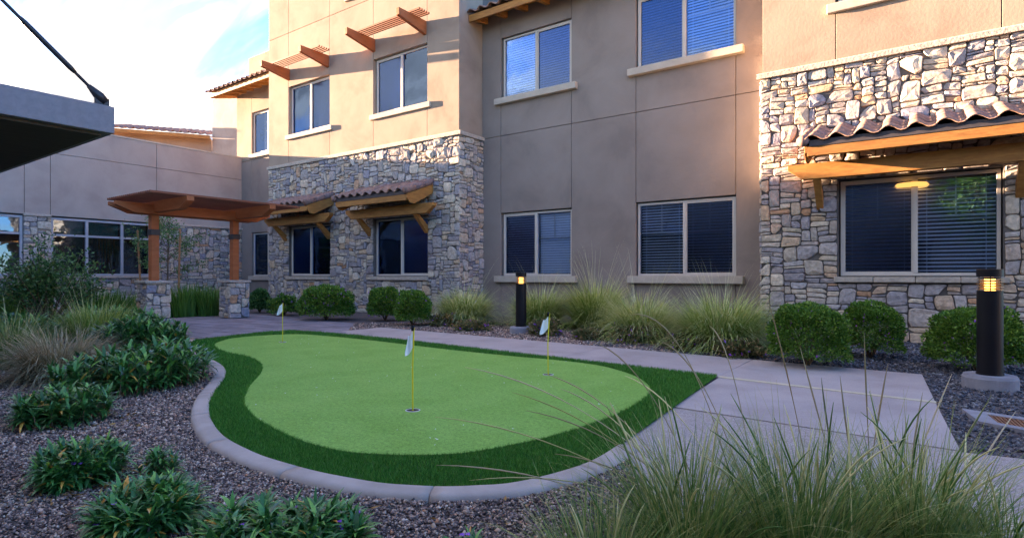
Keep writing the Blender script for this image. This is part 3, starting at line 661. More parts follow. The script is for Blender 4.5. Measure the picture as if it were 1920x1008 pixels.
for k, (a, b) in enumerate(lw):
    window(bay, a, b, 1.0, 2.5, depth=.12, screen=(0 if k == 0 else 1), tilt=((30, 74), (22, 26))[k])
    MB().box(a-.06, b+.06, -.10, .069, .89, .985).obj('window_sill', cap_m, bay, bevel=.01)
    cxw = (a+b)/2; awning(bay, cxw-1.40, cxw+1.16, cxw-1.55, cxw+1.62, (cxw-1.12, cxw+.98))
for a, b in ((j[0], j[1]), (j[2], j[3])):
    sunshade(bay, a-.02, b-.12)
print('bay', AX0, AX1, j)

# ---- recessed middle
mid = wing('building_wing', 0, YB, 0, 'recessed grey brown stucco wall with four blinded windows between the stone bays')
k = [WX(940, YB), WX(1072, YB), WX(1193, YB), WX(1380, YB)]
BZ1 = 4.42; top = 7.6
MB().box(AX1+.001, CX0, .35, 6, -.2, top).obj('wall_core', joint_dark, mid)
xs_ = [AX1, *k, CX0]
for i in range(5):
    a, b = xs_[i], xs_[i+1]
    if i in (1, 3): rows = [(-.2, .98), (2.53, BZ1), (BZ1, w0), (w1, top)]
    elif i == 2: rows = [(-.2, BZ1), (BZ1, top)]
    else: rows = [(-.2, BZ1), (BZ1, top)]
    for z0, z1 in rows: panel(mid, a, b, z0, z1, stucco_grey, back=.36)
for n_, (a, b) in enumerate(((k[0]+.04, k[1]-.01), (k[2]+.02, k[3]-.01))):
    window(mid, a, b, 1.0, 2.51, depth=.09, screen=(0 if n_ == 0 else 1), sill=(.17, .14, .15, trim_m), tilt=((55, 84), (27, 24))[n_], muntin=True)
    window(mid, a, b, w0+.02, w1-.01, depth=.09, screen=(1 if n_ == 0 else 0), sill=(.17, .14, .15, trim_m), tilt=(62, 55), muntin=(n_ == 1))
# eave of the tiled roof
EZ = 7.22; 
dk = MB().prof([(-.52, EZ+.08), (.4, EZ+.36), (.4, EZ+.33), (-.52, EZ+.05)], 'x', AX1+.01, CX0-.01).obj('eave_deck', cedar_m, mid)
MB().prof([(-.56, EZ-.06), (-.52, EZ-.06), (-.52, EZ+.10), (-.56, EZ+.10)], 'x', AX1+.01, CX0-.01).obj('fascia_board', cedar_m, dk)
x = AX1+.10
while x < CX0-.2:
    MB().prof([(-.50, EZ-.05), (-.50, EZ+.05), (.0, EZ+.20), (.0, EZ+.04)], 'x', x, x+.09).obj('rafter_tail', cedar_m, dk); x += .6
lay_tiles(dk, AX1+.02, CX0-.02, -.62, EZ+.14, math.atan2(.28, .92), 2, .33)

# ---- right bay
rb = wing('building_wing', 0, YA, 0, 'near right bay with sunlit stone base, tiled awning and wide blinded window')
c1, c2 = WX(1575, YA), WX(1878, YA); cj = WX(1567, YA)
CXE = 3.4
MB().box(CX0+.03, CXE, .35, 6, -.2, 8).obj('wall_core', joint_dark, rb)
ZC = 4.33
for a, b, z0, z1 in ((CX0, cj, ZC+.1, 8), (cj, c2, ZC+.1, w0), (cj, c2, w1, 8), (c2, CXE, ZC+.1, 8)): panel(rb, a, b, z0, z1, stucco_tan, back=.36)
window(rb, cj+.03, c2-.01, w0+.02, w1-.01, depth=.1, sill=(.15, .085, .15, trim_m))
MB().prof([(-.085, ZC), (-.085, ZC+.075), (-.05, ZC+.10), (0, ZC+.10), (0, ZC)], 'x', CX0-.085, CXE).obj('band_course', cap_m, rb)
MB().box(CX0-.0, CX0+.3, -.019, YB-YA, ZC+.1, 8).obj('return_panel', stucco_tan, rb)
hc = [(c1-.02, c2+.02, .87, 2.52)]
m = MB(); m.box(CX0+.002, c1-.02, -.012, .3, -.25, ZC-.002).box(c1-.02, c2+.02, -.012, .3, -.25, .87).box(c1-.02, c2+.02, -.012, .3, 2.52, ZC-.002).box(c2+.02, CXE, -.012, .3, -.25, ZC-.002).box(CX0-.012, CX0+.2, -.013, YB-YA-.002, -.25, ZC-.003)
SC_C = m.obj('stone_cladding', mortar_m, rb)
tf_l = lambda x, y, z: (CX0-.012+y, (YB-YA)-x, z)
clad(SC_C, [(CX0-.03, CXE, .0, ZC, hc, tf_front), (0, YB-YA+.04, 0, ZC, (), tf_l)], 300, seed=8, near=lambda x: 1 if x < 1.6 else .05)
window(rb, c1, c2, 1.0, 2.5, depth=.12, screen=0, tilt=(28, 28), lamp=True)
for i in range(4):
    a = c1-.08+(c2-c1+.16)*i/4; MB().box(a+.003, a+(c2-c1+.16)/4-.003, -.10, .069, .90, .985).obj('sill_stone', cap_m, rb, bevel=.012)
cc_ = (c1+c2)/2; awning(rb, -1.36, 1.75, -1.70, 1.95, (-1.30, 1.12))
MB().box(CX0, CXE, -.035, -.0, -.2, -.01).obj('footing', base_conc, rb)

# ---- low wing on the left (faces +x)
lo = wing('building_wing', XD, 0, R(90), 'single storey taupe wing with ribbon windows behind the pergola')
Y = lambda px: WY(px, XD)
DT = 5.26; DB = 2.66; d0 = -9.0; d1 = YB
MB().box(d0, d1, .35, 1.2, -.2, DT-.35).obj('wall_core', joint_dark, lo)
xs_ = [d0, -4, -1, 2, Y(45)-1.5, Y(45), Y(94), Y(293), d1]
for i in range(len(xs_)-1):
    panel(lo, xs_[i], xs_[i+1], DB+.04, 4.48, stucco_low, back=.36); panel(lo, xs_[i], xs_[i+1], 4.48, DT, stucco_low, back=.36)
MB().box(d0, d1, -.035, .37, DT, DT+.05).obj('coping', trim_m, lo)
a0, a1, b0, b1 = Y(-160), Y(42), Y(95), Y(283)
m = MB(); SBK = -.012
m.box(d0, a0, SBK, .3, -.2, DB).box(a1, b0, SBK, .3, -.2, DB).box(b1, d1, SBK, .3, -.2, DB).box(a0, a1, SBK, .3, -.2, .93).box(b0, b1, SBK, .3, -.2, .93)
SC_D = m.obj('stone_cladding', mortar_m, lo)
clad(SC_D, [(3.4, d1, 0, DB, [(a0-5, a1, .93, DB+.1), (b0, b1, .93, DB+.1)], tf_front)], 300, seed=21, near=lambda x: 1 if x > 4.4 else .05)
for a, b in ((a1, b0), (b1, d1)): MB().box(a, b, -.09, -.0, DB-.0, DB+.07).obj('cap_course', cap_m, lo, bevel=.008)
for a, b in ((a0, a1), (b0, b1)): MB().box(a-.03, b+.03, -.10, -.0, .935, 1.0).obj('window_sill', cap_m, lo, bevel=.008)
def ribbon(a, b, mull, drop_t):
    z0, z1 = 1.005, DB; zt = 2.17; w_ = .06; f = MB(); f.box(a, b, .0, .09, z0, z0+w_).box(a, b, .0, .09, z1-w_, z1).box(a, a+w_, 0, .09, z0+w_, z1-w_).box(b-w_, b, 0, .09, z0+w_, z1-w_)
    W = f.obj('window', alu_m, lo); ed = [a, *mull, b]
    for x in mull: MB().box(x-.035, x+.035, -.005, .085, z0+w_, z1-w_).obj('mullion', alu_m, W)
    for i in range(len(ed)-1):
        p, q_ = ed[i]+(.06 if i == 0 else .035), ed[i+1]-(.06 if i == len(ed)-2 else .035)
        MB().box(p, q_, .005, .08, zt-.03, zt+.03).obj('transom', alu_m, W)
        MB().box(p, q_, .04, .046, z0+w_, zt-.03).obj('pane', glass_d, W); MB().box(p, q_, .04, .046, zt+.03, z1-w_).obj('pane', glass_d, W)
        if drop_t: MB().prof([(.22, zt+.05), (.25, zt+.03), (.25, z1), (.22, z1)], 'x', p, q_).obj('roman_shade', blind_teal, W)
    MB().box(a, b, 3.2, 3.25, .2, 3.0).box(a-.05, a, .36, 3.2, .2, 3).box(b, b+.05, .36, 3.2, .2, 3).box(a, b, .36, 3.2, 3.0, 3.05).box(a, b, .36, 3.2, .2, .25).obj('room_interior', room_m, W)
    return W
room_m = mat('room_warm_wall', (.16, .09, .045), (.20, .12, .06), 2, .9)
W2 = ribbon(b0, b1, [Y(163), Y(229)], True)
m = MB(); n = 24
for k_ in range(n):
    u0, u1 = k_/n, (k_+1)/n; ya, yb = .34+.03*math.sin(u0*40), .34+.03*math.sin(u1*40); xa, xb = Y(190)+(Y(226)-Y(190))*u0, Y(190)+(Y(226)-Y(190))*u1
    m.add([(xa, ya, 1.0), (xb, yb, 1.0), (xb, yb, 2.6), (xa, ya, 2.6)], [(0, 1, 2, 3)])
m.obj('curtain', curtain_m, W2)
W1 = ribbon(a0, a1, [Y(-30), Y(-90)], False)
pl = bpy.data.lights.new('interior_lamp', 'POINT'); pl.energy = 4; pl.color = (1, .55, .2); pl.shadow_soft_size = .15
po = bpy.data.objects.new('interior_lamp', pl); COL.objects.link(po); po.parent = lo; po.location = (Y(10), 1.6, 2.3)
# ---- corner link E
en = wing('building_wing', 0, YB, 0, 'narrow corner section with tiled eave between the low wing and stone bay')
e0, e1 = WX(445, YB), AX0+.6; ew0, ew1 = WX(473, YB), WX(473, YB)+1.9
MB().box(e0+.02, e1, .35, 5, -.2, 7.5).obj('wall_core', joint_dark, en)
e_in = XD
for a, b, z0, z1, mm in ((e0, ew0, 5.12, 7.6, stucco_tan), (ew0, ew1, w1, 7.6, stucco_tan), (ew0, ew1, 5.12, w0-.0, stucco_tan), (ew1, e1, 5.12, 7.6, stucco_tan),
                         (e_in, ew0, -.2, 5.12, stucco_grey), (ew0, ew1, 2.53, 5.12, stucco_grey), (ew0, ew1, -.2, .98, stucco_grey), (ew1, e1, -.2, 5.12, stucco_grey)): panel(en, a, b, z0, z1, mm, back=.36)  # cast shadow put into the colour: grey stucco below the shadow line
window(en, ew0+.02, ew1-.02, w0+.02, w1-.01, sill=(.14, .08, .14, trim_m), muntin=False); window(en, ew0+.02, ew1-.02, 1.0, 2.51, sill=(.14, .1, .15, trim_m), tilt=(75, 75), screen=1)
ez = 7.52; ex0 = e0-.62
dk = MB().prof([(-.72, ez+.05), (.9, ez+.50), (.9, ez+.46), (-.72, ez+.01)], 'x', ex0, e1).obj('eave_deck', cedar_m, en)
MB().prof([(-.76, ez-.10), (-.72, ez-.10), (-.72, ez+.06), (-.76, ez+.06)], 'x', ex0, e1).obj('fascia_board', cedar_m, dk)
MB().prof([(-.76, ez-.10), (.9, ez+.34), (.9, ez+.50), (-.76, ez+.06)], 'x', ex0-.045, ex0-.001).obj('barge_board', cedar_m, dk)
x = ex0+.15
while x < e1: MB().prof([(-.70, ez-.08), (-.70, ez+.0), (.0, ez+.20), (.0, ez+.06)], 'x', x, x+.09).obj('rafter_tail', cedar_m, dk); x += .5
lay_tiles(dk, ex0-.03, e1, -.84, ez+.09, math.atan2(.45, 1.62), 5, .33)
# ---- blocks and tiled roof further back
bk = thing('rear_building', (0, 0, 0), 0, 'plain taupe stucco tower block rising behind the low wing', 'building')
fx = WX(398, 14.0)
MB().box(fx, WX(470, 14)+2, 14.0, 19, 0, 9.4).obj('wall', stucco_low, bk, bevel=.01)
MB().box(WX(466, 15), WX(466, 15)+6, 15.0, 19, 9.4, 11.35).obj('parapet', stucco_tan, bk, bevel=.01)
gp0 = Vector((-29.6, 10.2)); gp1 = Vector((-27.25, 13.75)); gd = (gp1-gp0); ga = math.atan2(gd.y, gd.x)
gr = thing('rear_building', (gp0.x, gp0.y, 0), ga, 'distant stucco building with low clay tile hip roof seen above the parapet', 'building')
gl_ = gd.length
MB().box(-.0, gl_, .6, 7, 0, 7.6).obj('wall', stucco_tan, gr)
rf = MB().prof([(0, 7.55), (5.5, 8.75), (5.5, 8.7), (0, 7.5)], 'x', -.1, gl_+.02).obj('roof', cedar_m, gr)
MB().box(-.1, gl_+.02, -.05, .0, 7.43, 7.59).obj('fascia_board', cedar_m, rf)
lay_tiles(rf, -.1, gl_+.0, -.12, 7.62, math.atan2(1.2, 5.5), 14, .38, wd=.32)
# ---- wall carrying the entrance canopy (behind and left of the camera)
cw_ = thing('canopy', (0, 0, 0), 0, 'grey flat entrance canopy with dark soffit reaching in at upper left', 'canopy')
r_ = ray(215); tC = 6.45; cX, cY = r_[0]*tC, r_[1]*tC
zb0, zt0 = 1+(517-251)/F*tC, 1+(517-201)/F*tC
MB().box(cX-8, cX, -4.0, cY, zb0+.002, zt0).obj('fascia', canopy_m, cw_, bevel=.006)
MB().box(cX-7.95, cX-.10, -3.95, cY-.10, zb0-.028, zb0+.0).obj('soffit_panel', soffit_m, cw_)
rod = thing('suspension_rod', (0, 0, 0), 0, 'dark steel tie rod rising from the canopy corner', 'tie rod')
b0_ = Vector((cX-.10, cY-.07, zt0)); rd = Vector((0, -1, .90)).normalized(); st = b0_+Vector((0, 0, .07))
MB().tube([st, st+rd*4.6], .017, 10).obj('rod', bracket_m, rod)
MB().tube([st-rd*.02, st+rd*.06, st+rd*.20], [.045, .055, .024], 12).obj('clevis', bracket_m, rod, smooth=True)
MB().tube([st+rd*.36, st+rd*.42, st+rd*.95, st+rd*1.0], [.02, .028, .028, .02], 12).obj('turnbuckle', bracket_m, rod, smooth=True)
MB().box(b0_.x-.02, b0_.x+.02, b0_.y-.09, b0_.y+.05, zt0, zt0+.10).obj('lug', bracket_m, rod, bevel=.008)
MB().box(b0_.x-.05, b0_.x+.05, b0_.y-.12, b0_.y+.06, zt0+.001, zt0+.013).obj('base_plate', bracket_m, rod)
hw = thing('canopy_wall', (0, 0, 0), 0, 'tan stucco wall that carries the grey entrance canopy', 'wall')
MB().box(XD+.01, 14, -4.4, -4.0, 0, 5.2).obj('wall', stucco_tan, hw)
MB().box(XD+.01, 14, -4.45, -3.95, 5.2, 5.26).obj('coping', trim_m, hw)
for xx in (-4.5, -.5, 3.5, 7.5):
    MB().box(xx-1.0, xx+1.0, -3.999, -3.96, .9, 2.4).obj('window', screen_dark, hw)

# ================================================================= PERGOLA
pg = thing('pergola', (-13.2, 6.4, 0), 0, 'rust red pergola of two posts standing on two stone piers', 'pergola')
off = Vector((-13.2, 6.4, 0)); pX = -13.21
def pb(x0, x1, y0, y1, z0, z1, name, m, parent=pg, **k): return MB().box(x0-off.x, x1-off.x, y0-off.y, y1-off.y, z0, z1).obj(name, m, parent, **k)
for n_, py_ in enumerate((5.50, 7.25)):
    h = .24; pr_ = pb(pX-h+.03, pX+h-.03, py_-h+.03, py_+h-.03, -.05, .84, 'pier', mortar_m)
    rs = random.Random(40+n_)
    for fi, (u, v) in enumerate((((1, 0), (0, -1)), ((0, 1), (1, 0)), ((0, -1), (-1, 0)), ((-1, 0), (0, 1)))):
        # face direction v (outward), u along
        for (pts, dp, ar, q_) in lay_stones(-h, h, 0.02, .84, (), .05, .042, .95, seed=70+n_*9+fi):
            V, Fs = stone_geo(pts, min(dp, .035), rs); base = h-.03
            V2 = [(pX-off.x+u[0]*x+v[0]*(base-y), py_-off.y+u[1]*x+v[1]*(base-y), z) for x, y, z in V]
            if u[0]*v[1]-u[1]*v[0] > 0: Fs = [f[::-1] for f in Fs]
            mb = MB(); mb.add(V2, Fs); mb.obj('stone', stone_m, pr_, rnd=q_)
    pb(pX-h-.03, pX+h+.03, py_-h-.03, py_+h+.03, .845, .90, 'pier_cap', cap_m, pr_, bevel=.01)
    po_ = pb(pX-.075, pX+.075, py_-.075, py_+.075, .901, 2.38, 'post', red_m, bevel=.006)
    pb(pX-.09, pX+.09, py_-.09, py_+.09, 1.86, 1.98, 'collar', bracket_m, po_, bevel=.004)
    # cross beam along x
    mb = MB(); x0, x1 = -13.75-off.x, -11.62-off.x; y0, y1 = py_-.07-off.y, py_+.07-off.y
    for yy in (y0, y1): mb.v += [(x0, yy, 2.56), (x0, yy, 2.47), (x0+.3, yy, 2.33), (x1-.32, yy, 2.33), (x1, yy, 2.47), (x1, yy, 2.56)]
    mb.f = [(0, 1, 2, 3, 4, 5), (11, 10, 9, 8, 7, 6)]+[(i, i+6, (i+1) % 6+6, (i+1) % 6) for i in range(6)]
    mb.obj('cross_beam', red_m, pg, bevel=.006)
for xx in (pX-.19, pX+.10):
    mb = MB(); y0, y1 = 4.72-off.y, 8.05-off.y; a = xx-off.x
    for x_ in (a, a+.085): mb.v += [(x_, y0, 2.50), (x_, y0, 2.43), (x_, y0+.36, 2.29), (x_, y1-.36, 2.29), (x_, y1, 2.43), (x_, y1, 2.50)]
    mb.f = [(5, 4, 3, 2, 1, 0), (6, 7, 8, 9, 10, 11)]+[(i, (i+1) % 6, (i+1) % 6+6, i+6) for i in range(6)]
    mb.obj('main_beam', red_m, pg, bevel=.006)
x = -13.66
while x < -11.66: pb(x, x+.036, 4.80, 7.97, 2.562, 2.605, 'slat', slat_m, bevel=.003); x += .097

# ================================================================= BOLLARDS, PINS
def bollard(px, py, label, d=.187, base_d=.40, top_z=1.06):
    t = F/(py-HOR); r0 = ray(px); x, y = r0[0]*t, r0[1]*t
    b = thing('bollard_light', (x, y, 0), 0, label, 'bollard light', 'black louvred bollard lights beside the walk'); r = d/2
    MB().lathe([(0, -.02), (base_d/2, -.02), (base_d/2, .10), (base_d/2-.012, .125), (0, .127)], 48).obj('footing', base_conc, b, smooth=False)
    MB().lathe([(0, .128), (r+.006, .128), (r+.006, .14), (r, .142), (r, top_z-.19), (0, top_z-.19)], 40).obj('post', black_m, b)
    MB().lathe([(0, top_z-.188), (r*.42, top_z-.188), (r*.42, top_z-.072), (0, top_z-.072)], 24).obj('lamp', lamp_m, b)
    for i in range(5):
        z = top_z-.184+i*.0235; MB().lathe([(r*.62, z+.014), (r*1.02, z), (r*1.02, z+.003), (r*.62, z+.018), (r*.62, z+.014)], 40).obj('louvre', lou_m, b)
    for i in range(3):
        a = i*2.09+.5; MB().tube([(math.cos(a)*r*.9, math.sin(a)*r*.9, top_z-.19), (math.cos(a)*r*.9, math.sin(a)*r*.9, top_z-.07)], .004, 6).obj('rod', black_m, b)
    MB().lathe([(0, top_z-.07), (r+.002, top_z-.07), (r+.002, top_z-.004), (r-.004, top_z), (0, top_z)], 40).obj('cap', black_m, b, smooth=False)
    l = bpy.data.lights.new('bollard_lamp', 'POINT'); l.energy = .16; l.color = (1, .6, .25); l.shadow_soft_size = .03; lo_ = bpy.data.objects.new('bollard_lamp', l); COL.objects.link(lo_); lo_.parent = b; lo_.location = (0, 0, top_z-.13)
    return b
lou_m = mat('louvre_metal', (.35, .27, .16), (.40, .30, .18), 4, .35, metal=.7)
bollard(1856, 728, 'near black bollard light on round concrete footing at right')
bollard(977, 625, 'far black bollard light among pale grasses at centre')
def pin(px, py, label, flag):
    t = (1-.028)*F/(py-HOR); r0 = ray(px); x, y = r0[0]*t, r0[1]*t
    p = thing('golf_pin', (x, y, .028), YAW, label, 'golf flag', 'flag pins on the putting green')
    MB().tube([(0, 0, -.06), (random.uniform(-.004, .004), 0, .3), (.004*flag, 0, .60)], .0055, 8).obj('pole', yellow_m, p)
    MB().lathe([(0, .575), (.011, .575), (.013, .60), (.009, .615), (0, .617)], 12).obj('finial', black_m, p)
    n, mm = 9, 7; m = MB(); wf = .058 if flag == 2 else .092   # drooping pennant
    for i in range(n+1):
        for j_ in range(mm+1):
            u = i/n; v = j_/mm; zp = .585-.125*v; xf = -wf*(.55+.45*v)*(1 if v < .9 else .93); zf = .585-.045-.145*v
            m.v.append((xf*u, .014*math.sin(u*7+v*2+flag)*u, zp+(zf-zp)*u-.02*math.sin(math.pi*u)))
    for i in range(n):
        for j_ in range(mm): a = i*(mm+1)+j_; m.f.append((a, a+mm+1, a+mm+2, a+1))
    m.obj('flag', flag_m, p, smooth=True)
    MB().lathe([(.054, .0035), (.048, .0045), (.0475, -.04)], 28).obj('cup', white_m, p)
    MB().lathe([(0, .0015), (.0475, .0015)], 28).obj('hole', slot_m, p)
pin(530, 641, 'farthest yellow golf pin with white flag near the pergola', 1)
pin(774, 769, 'nearest yellow golf pin with white flag in the green middle', 2)
pin(1028, 702, 'golf pin with white flag at right end of the green', 3)

# ================================================================= PLANTS
def blades(n, R0, h, wd, spread, droop, rs, seg=6, tone_=(0, 1), tipup=.35, gspread=1.0, hvar=.35):
    """n arching blades from a tuft; returns vertices, quads, rnd"""
    az = rs.uniform(0, 2*math.pi, n); rr = R0*np.sqrt(rs.uniform(0, 1, n)); bx, by = rr*np.cos(az), rr*np.sin(az)
    az2 = az+rs.normal(0, .5, n); ll_ = h*rs.uniform(1-hvar, 1+hvar, n); th = np.abs(rs.normal(0, 1, n))*spread*.6+spread*.15*(rr/R0); th = np.minimum(th, 1.25)
    dr = droop*rs.uniform(.3, 1.5, n); wv = wd*rs.uniform(.6, 1.3, n); base = rs.uniform(*tone_, n)
    ca, sa = np.cos(az2), np.sin(az2); px, py, pz = bx.copy(), by.copy(), np.zeros(n); V = np.empty((n, seg+1, 2, 3)); Rn = np.empty((n, seg+1, 2))
    side = rs.uniform(-1, 1, n)*.35; wob = rs.uniform(0, 2*math.pi, n)
    for k in range(seg+1):
        u = k/seg; wk = wv*(1-u**2.2)*.5+.0002
        a2 = az2+1.57+wob*0+side; V[:, k, 0] = np.stack([px-np.cos(a2)*wk, py-np.sin(a2)*wk, pz], 1); V[:, k, 1] = np.stack([px+np.cos(a2)*wk, py+np.sin(a2)*wk, pz], 1)
        Rn[:, k, :] = np.clip(base*.72+tipup*u, 0, 1)[:, None]
        ang = th+dr*u**1.3; st = ll_/seg; px = px+np.sin(ang)*ca*st; py = py+np.sin(ang)*sa*st; pz = np.maximum(pz+np.cos(ang)*st, .01)
    idx = np.arange(n*(seg+1)*2).reshape(n, seg+1, 2)
    Fa = np.stack([idx[:, :-1, 0], idx[:, :-1, 1], idx[:, 1:, 1], idx[:, 1:, 0]], -1).reshape(-1, 4)
    return V.reshape(-1, 3), Fa, Rn.ravel()
def merge(parts):
    V, Fa, Rr, b = [], [], [], 0
    for v, f, r in parts: V.append(v); Fa.append(f+b); Rr.append(r); b += len(v)
    return np.concatenate(V), np.concatenate(Fa), np.concatenate(Rr)
def tuft(px, py, h, R0, n0, label, m, name='grass_clump', wd=.006, spread=.55, droop=.8, group=None, wisps=0, wh=1.5, seed=0, cat='grass', tone_=(0, 1), z=0, seg=6, xy=None, tipup=.35):
    rs = np.random.default_rng(seed+int(px)+int(py)); x, y = xy or GP(px, py)
    root = thing(name, (x, y, z), 0, label, cat, group)
    mu = m is muhly_m; V, Fa, Rn = blades(int(n0*(2.1 if mu else 1.4)), R0*(1.5 if mu else 1.15), h*(1.02 if mu else 1.05), wd*(1.25 if mu else 1.1), spread*(1.45 if mu else 1), droop*(1.7 if mu else 1.1), rs, seg, tone_, tipup)
    link('blades', npmesh('blades', V, Fa, Rn), root, m, kind='stuff')
    if wisps:
        V, Fa, Rn = blades(wisps, R0*.8, h*wh*(1.1 if m is muhly_m else 1), wd*(.7 if m is muhly_m else .9), spread*1.1, droop*.7, rs, seg+2, (.75, 1), .4)
        link('seed_stalks', npmesh('stalks', V, Fa, Rn), root, m, kind='stuff')
    return root
G1 = 'pale muhly grasses along the grey wall'
tuft(872, 607, .72, .20, 1500, 'straw topped grass clump in front of the stone bay corner', muhly_m, wisps=60, group=G1, spread=.75, droop=1.0, wd=.009, tone_=(.1, 1))
tuft(1012, 612, .72, .20, 1500, 'pale green grass clump just right of the far bollard', muhly_m, wisps=60, group=G1, spread=.65, droop=.9, wd=.009, tone_=(0, .9))
tuft(1116, 618, .82, .18, 1500, 'upright greener grass clump below the gap between grey wall windows', muhly_m, wisps=70, group=G1, spread=.55, droop=.8, wd=.009, tone_=(0, .75))
tuft(1203, 637, .70, .20, 1600, 'strawy grass clump with brown underplant, left of widest grass clump', muhly_m, wisps=60, group=G1, spread=.75, droop=.95, wd=.008, tone_=(.15, 1))
tuft(1352, 652, .74, .24, 2200, 'widest grass clump spilling beside the right stone corner', muhly_m, wisps=80, group=G1, spread=.8, droop=.9, wd=.008, tone_=(.0, .9))
tuft(112, 712, .50, .20, 1600, 'tan arching grass clump beside leafy groundcover at left', tan_m, wisps=40, wh=1.25, spread=.95, droop=1.7, wd=.007)
tuft(15, 690, .55, .22, 900, 'green grass clump at the left edge behind the tan grass', deer_m, wisps=20, spread=.7, droop=.9, wd=.006)
tuft(178, 640, .55, .22, 500, 'sparse green grass with long pale stalks behind the tan clump', muhly_m, wisps=40, spread=.4, droop=.6, wd=.008, tone_=(0, .6))
def iris(px, py, h, label, n=240, R0=.3, seed=3): return tuft(px, py, h, R0, n, label, iris_m, name='strap_leaf_plant', wd=.024, spread=.3, droop=.45, cat='plant', seed=seed, group='strap leaved plants by the low wing', tone_=(0, .8))
iris(345, 593, .66, 'dark strap leaved plant right beside the left stone pier', 300, .38); iris(392, 592, .60, 'dark strap leaved plant just left of the right pier', 260, .32)
iris(372, 588, .62, 'dark strap leaved plant behind the patio between the piers', 260, .32)
iris(218, 598, .55, 'dark strap leaved plant left of the left stone pier', 260, .35); iris(180, 600, .6, 'dark strap leaved plant below the ribbon window', 240, .35); iris(8, 600, .7, 'dark strap leaved plant at the far left edge', 260, .35)

def leaves(P, D, ln_, wd, rs, tn, fold=.0):
    """P points, D unit outward directions -> rhombic leaves (2 tris as 1 quad)"""
    n = len(P); up = rs.normal(0, 1, (n, 3)); S = np.cross(D, up); S /= np.linalg.norm(S, axis=1)[:, None]+1e-9
    l = (ln_*rs.uniform(.6, 1.3, n))[:, None]; w_ = (wd*rs.uniform(.7, 1.2, n))[:, None]
    V = np.stack([P, P+D*l*.45+S*w_*.5, P+D*l, P+D*l*.45-S*w_*.5], 1).reshape(-1, 3); return V, np.arange(4*n).reshape(-1, 4), np.repeat(tn, 4)
def shrub(px, py, wpx, hpx, label, n=6500, m=None, group='clipped round green shrubs at the wall', name='shrub', seed=1, flat=1.0, leaf=.028, lump=.08):
    rs = np.random.default_rng(seed*77+int(px)); x, y = GP(px, py); t = F/(py-HOR); st = math.sqrt(1+((px-960)/F)**2)
    n = int(n*1.9); leaf *= 1.2; rx = wpx*t/F/2/ (1+.5*(st-1))*1.04; hz = hpx*t/F
    root = thing(name, (x, y, 0), 0, label, 'shrub', group)
    d = rs.normal(0, 1, (n, 3)); d /= np.linalg.norm(d, axis=1)[:, None]; d[:, 2] = np.where(d[:, 2] < -.55, -d[:, 2], d[:, 2])
    ph = rs.uniform(0, 6, 6); lum = 1+lump*(np.sin(d[:, 0]*5+ph[0])*np.sin(d[:, 1]*5+ph[1])+.7*np.sin(d[:, 2]*7+ph[2]+d[:, 0]*3)+.5*np.sin(d[:, 0]*13+ph[3])*np.sin(d[:, 2]*12+ph[4])+.4*np.sin(d[:, 1]*17+ph[5]))
    r = np.where(rs.random(n) < .72, rs.uniform(.86, 1.03, n), rs.uniform(.55, .9, n))*lum
    hl = np.where(d[:, 2] < 0, np.maximum(.55, 1-d[:, 2]**2)**-.36, 1.0)*np.where(d[:, 2] > 0, np.maximum(.3, 1-d[:, 2]**2)**-.12, 1); Pp = np.stack([d[:, 0]*rx*r*hl, d[:, 1]*rx*r*hl, hz*.46+d[:, 2]*hz*np.where(d[:, 2] > 0, .54, .50)*r], 1); Pp[:, 2] = np.maximum(Pp[:, 2], .02)
    D = d+rs.normal(0, .6, (n, 3)); D[:, 2] += .2; D /= np.linalg.norm(D, axis=1)[:, None]
    V, Fa, Rn = leaves(Pp, D, leaf, leaf*.62, rs, np.clip(rs.random(n), 0, 1))
    link('foliage', npmesh('foliage', V, Fa, Rn), root, m or shrub_m, kind='stuff')
    tb = MB()
    for i in range(9):
        a = rs.uniform(0, 6.28); q = Vector((math.cos(a)*rx*.75, math.sin(a)*rx*.75, hz*rs.uniform(.5, .9))); tb.tube([(0, 0, 0), q*.5+Vector((0, 0, hz*.06)), q], [.014, .01, .004], 5)
    tb.obj('branches', twig_m, root)
    return root
shrub(612, 600, 92, 63, 'wide clipped shrub below the left bay between its two windows', 9000, leaf=.04)
shrub(722, 601, 58, 62, 'clipped shrub below the second bay window, left of its twin', 6500, leaf=.038)
shrub(774, 611, 62, 66, 'clipped shrub nearest the walk by the second bay window', 6500, leaf=.036)
shrub(1515, 686, 138, 114, 'large round shrub dotted with purple flowers below right stone wall', 12000, leaf=.024)
shrub(1632, 671, 110, 103, 'round shrub without bollard, beneath the wide right window', 10000, leaf=.024)
shrub(1835, 697, 165, 120, 'big green shrub directly behind the near bollard', 12000, leaf=.026)
shrub(532, 591, 46, 35, 'small loose shrub at the left foot of the stone bay', 1500, leaf=.05, lump=.25)
shrub(487, 586, 34, 42, 'dark shrub half hidden right of the right pergola pier', 2500, m=dshrub_m, leaf=.05)
def lowplant(px, py, w_, h_, label, n=1600, m=None): return shrub(px, py, w_, h_*.66, label, int(n*.5), m or brown_m, 'low brown green plants under the grasses', 'low_plant', leaf=.045, lump=.3, seed=5)
lowplant(832, 612, 44, 30, 'low brown green plant left of the straw topped grass foot'); lowplant(888, 620, 54, 26, 'low brown green plant at the foot of the straw topped grass')
lowplant(1020, 630, 50, 40, 'low brown plant right of the far bollard footing'); lowplant(1105, 637, 50, 26, 'low brown plant near the walk under the upright grass')
lowplant(1190, 643, 80, 46, 'widest low brown plant under the strawy grass clump', 2600); lowplant(1290, 656, 66, 40, 'low green brown plant left of the widest grass clump', 2200)
lowplant(1385, 668, 72, 44, 'low purple flowering plant at the foot of the widest grass', 2600)
